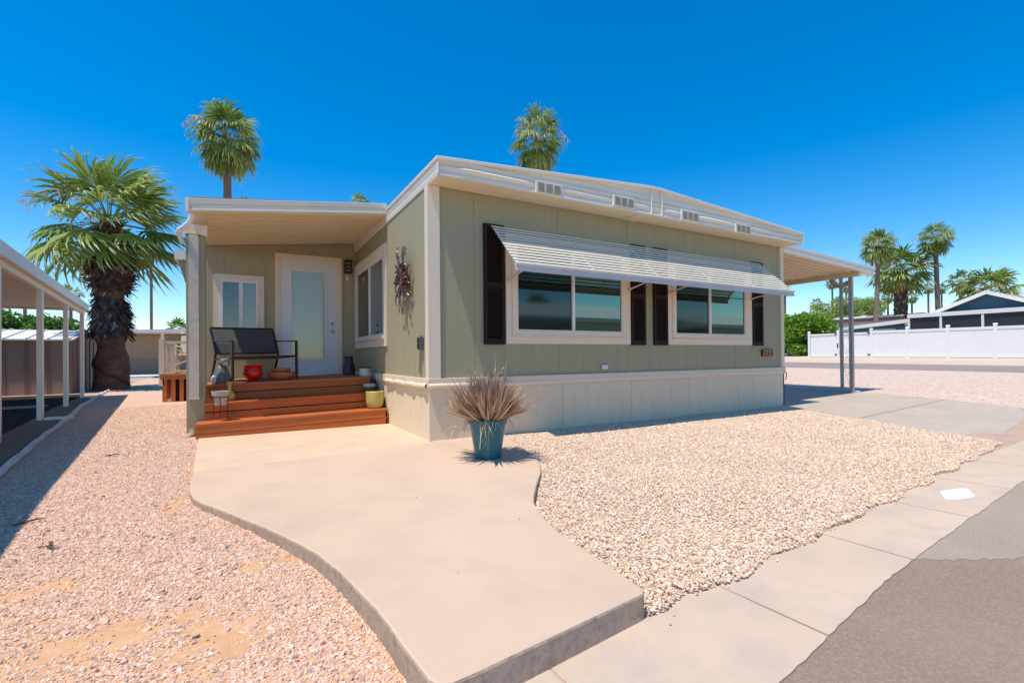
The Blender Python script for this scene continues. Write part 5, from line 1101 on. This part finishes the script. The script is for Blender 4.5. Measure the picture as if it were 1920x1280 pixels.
def gn_stones(ma):
    ng = bpy.data.node_groups.new('stones', 'GeometryNodeTree'); ng.interface.new_socket('Geometry', in_out='INPUT', socket_type='NodeSocketGeometry'); ng.interface.new_socket('Geometry', in_out='OUTPUT', socket_type='NodeSocketGeometry')
    N = ng.nodes; Lk = ng.links; gi = N.new('NodeGroupInput'); go_ = N.new('NodeGroupOutput')
    ico = N.new('GeometryNodeMeshIcoSphere'); ico.inputs['Radius'].default_value = 1; ico.inputs['Subdivisions'].default_value = 1
    sp = N.new('GeometryNodeSetPosition'); nz = N.new('ShaderNodeTexNoise'); nz.inputs['Scale'].default_value = 1.3
    vm = N.new('ShaderNodeVectorMath'); vm.operation = 'SUBTRACT'; vm.inputs[1].default_value = (.5, .5, .5); vs = N.new('ShaderNodeVectorMath'); vs.operation = 'SCALE'; vs.inputs['Scale'].default_value = 1.3
    Lk.new(nz.outputs['Color'], vm.inputs[0]); Lk.new(vm.outputs[0], vs.inputs[0]); Lk.new(vs.outputs[0], sp.inputs['Offset']); Lk.new(ico.outputs['Mesh'], sp.inputs['Geometry'])
    sm = N.new('GeometryNodeSetMaterial'); sm.inputs['Material'].default_value = ma; Lk.new(sp.outputs[0], sm.inputs['Geometry'])
    ip = N.new('GeometryNodeInstanceOnPoints'); Lk.new(gi.outputs[0], ip.inputs['Points']); Lk.new(sm.outputs[0], ip.inputs['Instance'])
    rv = N.new('FunctionNodeRandomValue'); rv.data_type = 'FLOAT_VECTOR'; rv.inputs[0].default_value = (-.6, -.6, 0); rv.inputs[1].default_value = (.6, .6, 6.283)
    Lk.new(rv.outputs[0], ip.inputs['Rotation'])
    na = N.new('GeometryNodeInputNamedAttribute'); na.data_type = 'FLOAT'; na.inputs['Name'].default_value = 'scl'
    r2 = N.new('FunctionNodeRandomValue'); r2.data_type = 'FLOAT_VECTOR'; r2.inputs[0].default_value = (.8, .55, .35); r2.inputs[1].default_value = (1.5, 1.0, .75); r2.inputs['Seed'].default_value = 5
    ms = N.new('ShaderNodeVectorMath'); ms.operation = 'SCALE'; Lk.new(r2.outputs[0], ms.inputs[0]); Lk.new(na.outputs[0], ms.inputs['Scale']); Lk.new(ms.outputs[0], ip.inputs['Scale'])
    Lk.new(ip.outputs[0], go_.inputs[0]); return ng
def stones(name, poly, n, rad, ma, label, seed, hfun=None, keep=None, zoff=.006):
    rn = np.random.default_rng(seed); p = np.array(poly); lo, hi = p.min(0), p.max(0)
    P = rn.uniform(lo, hi, (n, 2)); P = P[inside(P, poly)]
    if keep is not None: P = P[keep(P, rn)]
    r = rn.uniform(rad[0], rad[1], len(P))*(1+.8*(rn.random(len(P)) < .03))
    z = np.array([gz(a, b) for a, b in P])+zoff+r*rn.uniform(.1, .45, len(P))
    if hfun is not None: z = z+hfun(P)
    me = bpy.data.meshes.new(name); me.vertices.add(len(P)); me.vertices.foreach_set('co', np.column_stack([P, z]).astype(np.float32).ravel())
    at = me.attributes.new('scl', 'FLOAT', 'POINT'); at.data.foreach_set('value', r.astype(np.float32)); me.update()
    o = bpy.data.objects.new(name, me); COL.objects.link(o); md = o.modifiers.new('stones', 'NODES'); md.node_group = gn_stones(ma)
    print(name, len(P)); return props(o, label, 'gravel', None, 'stuff')
SM_T = stone_mat('tan_stones', TANS+PINKS[:2]+TANS+[(.84, .76, .64), (.66, .38, .14), (.42, .34, .28), (.74, .48, .36), (.80, .62, .42), (.76, .52, .40)])
SM_P = stone_mat('pink_stones', PINKS+PINKS[:8]+[(.78, .58, .45), (.36, .29, .24), (.74, .48, .34), (.70, .42, .27), (.76, .54, .40)])
def camd(P): return np.hypot(P[:, 0]-CAM.x, P[:, 1]-CAM.y)
STR_R = BED_R[:14]+[(x, y-.03*math.sin(x*9)-.03) for x, y in GUT_IN[3:]]+[(5.72, -3.08), (6.1, -2.0), (6.78, -.12), (6.78, -.02), (.86, -.02)]
STR_R = STR_R[1:]
stones('loose_gravel', STR_R, 230000, (.0048, .0086), SM_T, 'tan and pink crushed gravel filling the bed in front of the house', 1, hfun=lambda P: .012+.010*np.sin(P[:, 0]*3.1)*np.sin(P[:, 1]*2.7+1))
def patch(P, rn):
    b1 = np.exp(-(((P[:, 0]+1.93)/.16)**2+((P[:, 1]+3.05)/.20)**2)); b2 = np.exp(-(((P[:, 0]+2.25)/.30)**2+((P[:, 1]+2.85)/.12)**2)); b3 = np.exp(-(((P[:, 0]+2.62)/.20)**2+((P[:, 1]+2.25)/.10)**2)); b4 = np.exp(-(((P[:, 0]+1.75)/.14)**2+((P[:, 1]+2.45)/.10)**2)); b5 = np.exp(-(((P[:, 0]+2.25)/.08)**2+((P[:, 1]+1.2)/.3)**2))
    wob = 1+.35*np.sin(P[:, 0]*31+P[:, 1]*17)+.3*np.sin(P[:, 1]*43-P[:, 0]*23); bare = np.clip(np.maximum.reduce([b1, b2*.9, b3*.8, b4*.7, b5*.7])*wob*1.35, 0, .95)
    f = np.sin(P[:, 0]*2.3+1.3)*np.sin(P[:, 1]*1.9+.4)+.5*np.sin(P[:, 0]*5.1+P[:, 1]*3.7)+.35*np.sin(P[:, 1]*7.3-P[:, 0]*4.1)
    return (camd(P) < 12) & (rn.random(len(P)) < np.clip(1.1-.45*np.clip(f-.1, 0, 1), .3, 1)*(1-bare))
STR_L = [(-2.3, 1.7), (-2.24, -.3)]+LEFT_E[:18]+[(-1.6, -3.87), (-3.2, -3.95)]+[(-3.2, -1.9), (-3.34, -.9), (-3.61, .596), (-3.96, 2.904), (-4.24, 5.1), (-4.58, 7.218), (-2.5, 7.2), (-2.5, 1.9)]
stones('loose_pink_gravel', STR_L, 560000, (.0044, .0086), SM_P, 'small pink crushed gravel with sandy patches left of the walkway', 2, keep=patch)
# sticks and leaves on the gravel
for i, (x, y, a, ln, lb) in enumerate(((-2.72, -1.75, 2.0, .14, 'crooked forked dry stick on the pink gravel'), (-3.0, -2.2, .6, .11, 'curled dark leaf scrap on the pink gravel near the left frame edge'), (-3.05, 1.0, .3, .12, 'short dark twig lying on the pink gravel toward the steps'), (-3.05, -1.2, .5, .15, 'thin dark twig at the edge of the carport shadow'))):
    z = gz(x, y)+.022; m = MB(); d = Vector((math.cos(a), math.sin(a), 0)); n_ = Vector((-d.y, d.x, 0)); p = Vector((x, y, z))
    m.tube([p, p+d*ln*.35+n_*.015, p+d*ln*.7-n_*.008+Vector((0, 0, .01)), p+d*ln], [.004, .007, .006, .002], 6)
    if i == 0: m.tube([p+d*ln*.5, p+d*ln*.7+n_*.05], [.005, .002], 6)
    obj('twig', m, STICK, loc=(x, y, z), label=lb, cat='twig', group='twigs on the gravel')

stray = [(x, y-.14) for x, y in GUT_IN[2:]][::-1]+[(x, y+.02) for x, y in GUT_IN[2:]]
stones('stray_gravel', stray, 1500, (.0045, .0085), SM_T, 'scattered tan stones lying along the inner edge of the concrete gutter', 3, zoff=.012, keep=lambda P, rn: rn.random(len(P)) < np.clip(1-(np.interp(P[:, 0], [q[0] for q in GUT_IN], [q[1] for q in GUT_IN])-P[:, 1])/.13, .02, 1)**2.5)

def edge_d(P, L):
    return np.min(np.stack([np.hypot(P[:, 0]-a, P[:, 1]-b) for (x0, y0), (x1, y1) in zip(L, L[1:]) for a, b in [(x0+(x1-x0)*t, y0+(y1-y0)*t) for t in (0, .25, .5, .75)]]), 0)
WZ = lambda P: np.array([.0315-gz(a, b) for a, b in P])
stones('pebbles_on_walkway', WALK, 4200, (.003, .0065), SM_T, 'few stray pebbles kicked on to the concrete walkway', 5, zoff=0, hfun=WZ, keep=lambda P, rn: rn.random(len(P)) < .35*np.exp(-edge_d(P, RIGHT_E[4:])/.035)+.20*np.exp(-edge_d(P, LEFT_E[6:])/.03)+.0025)
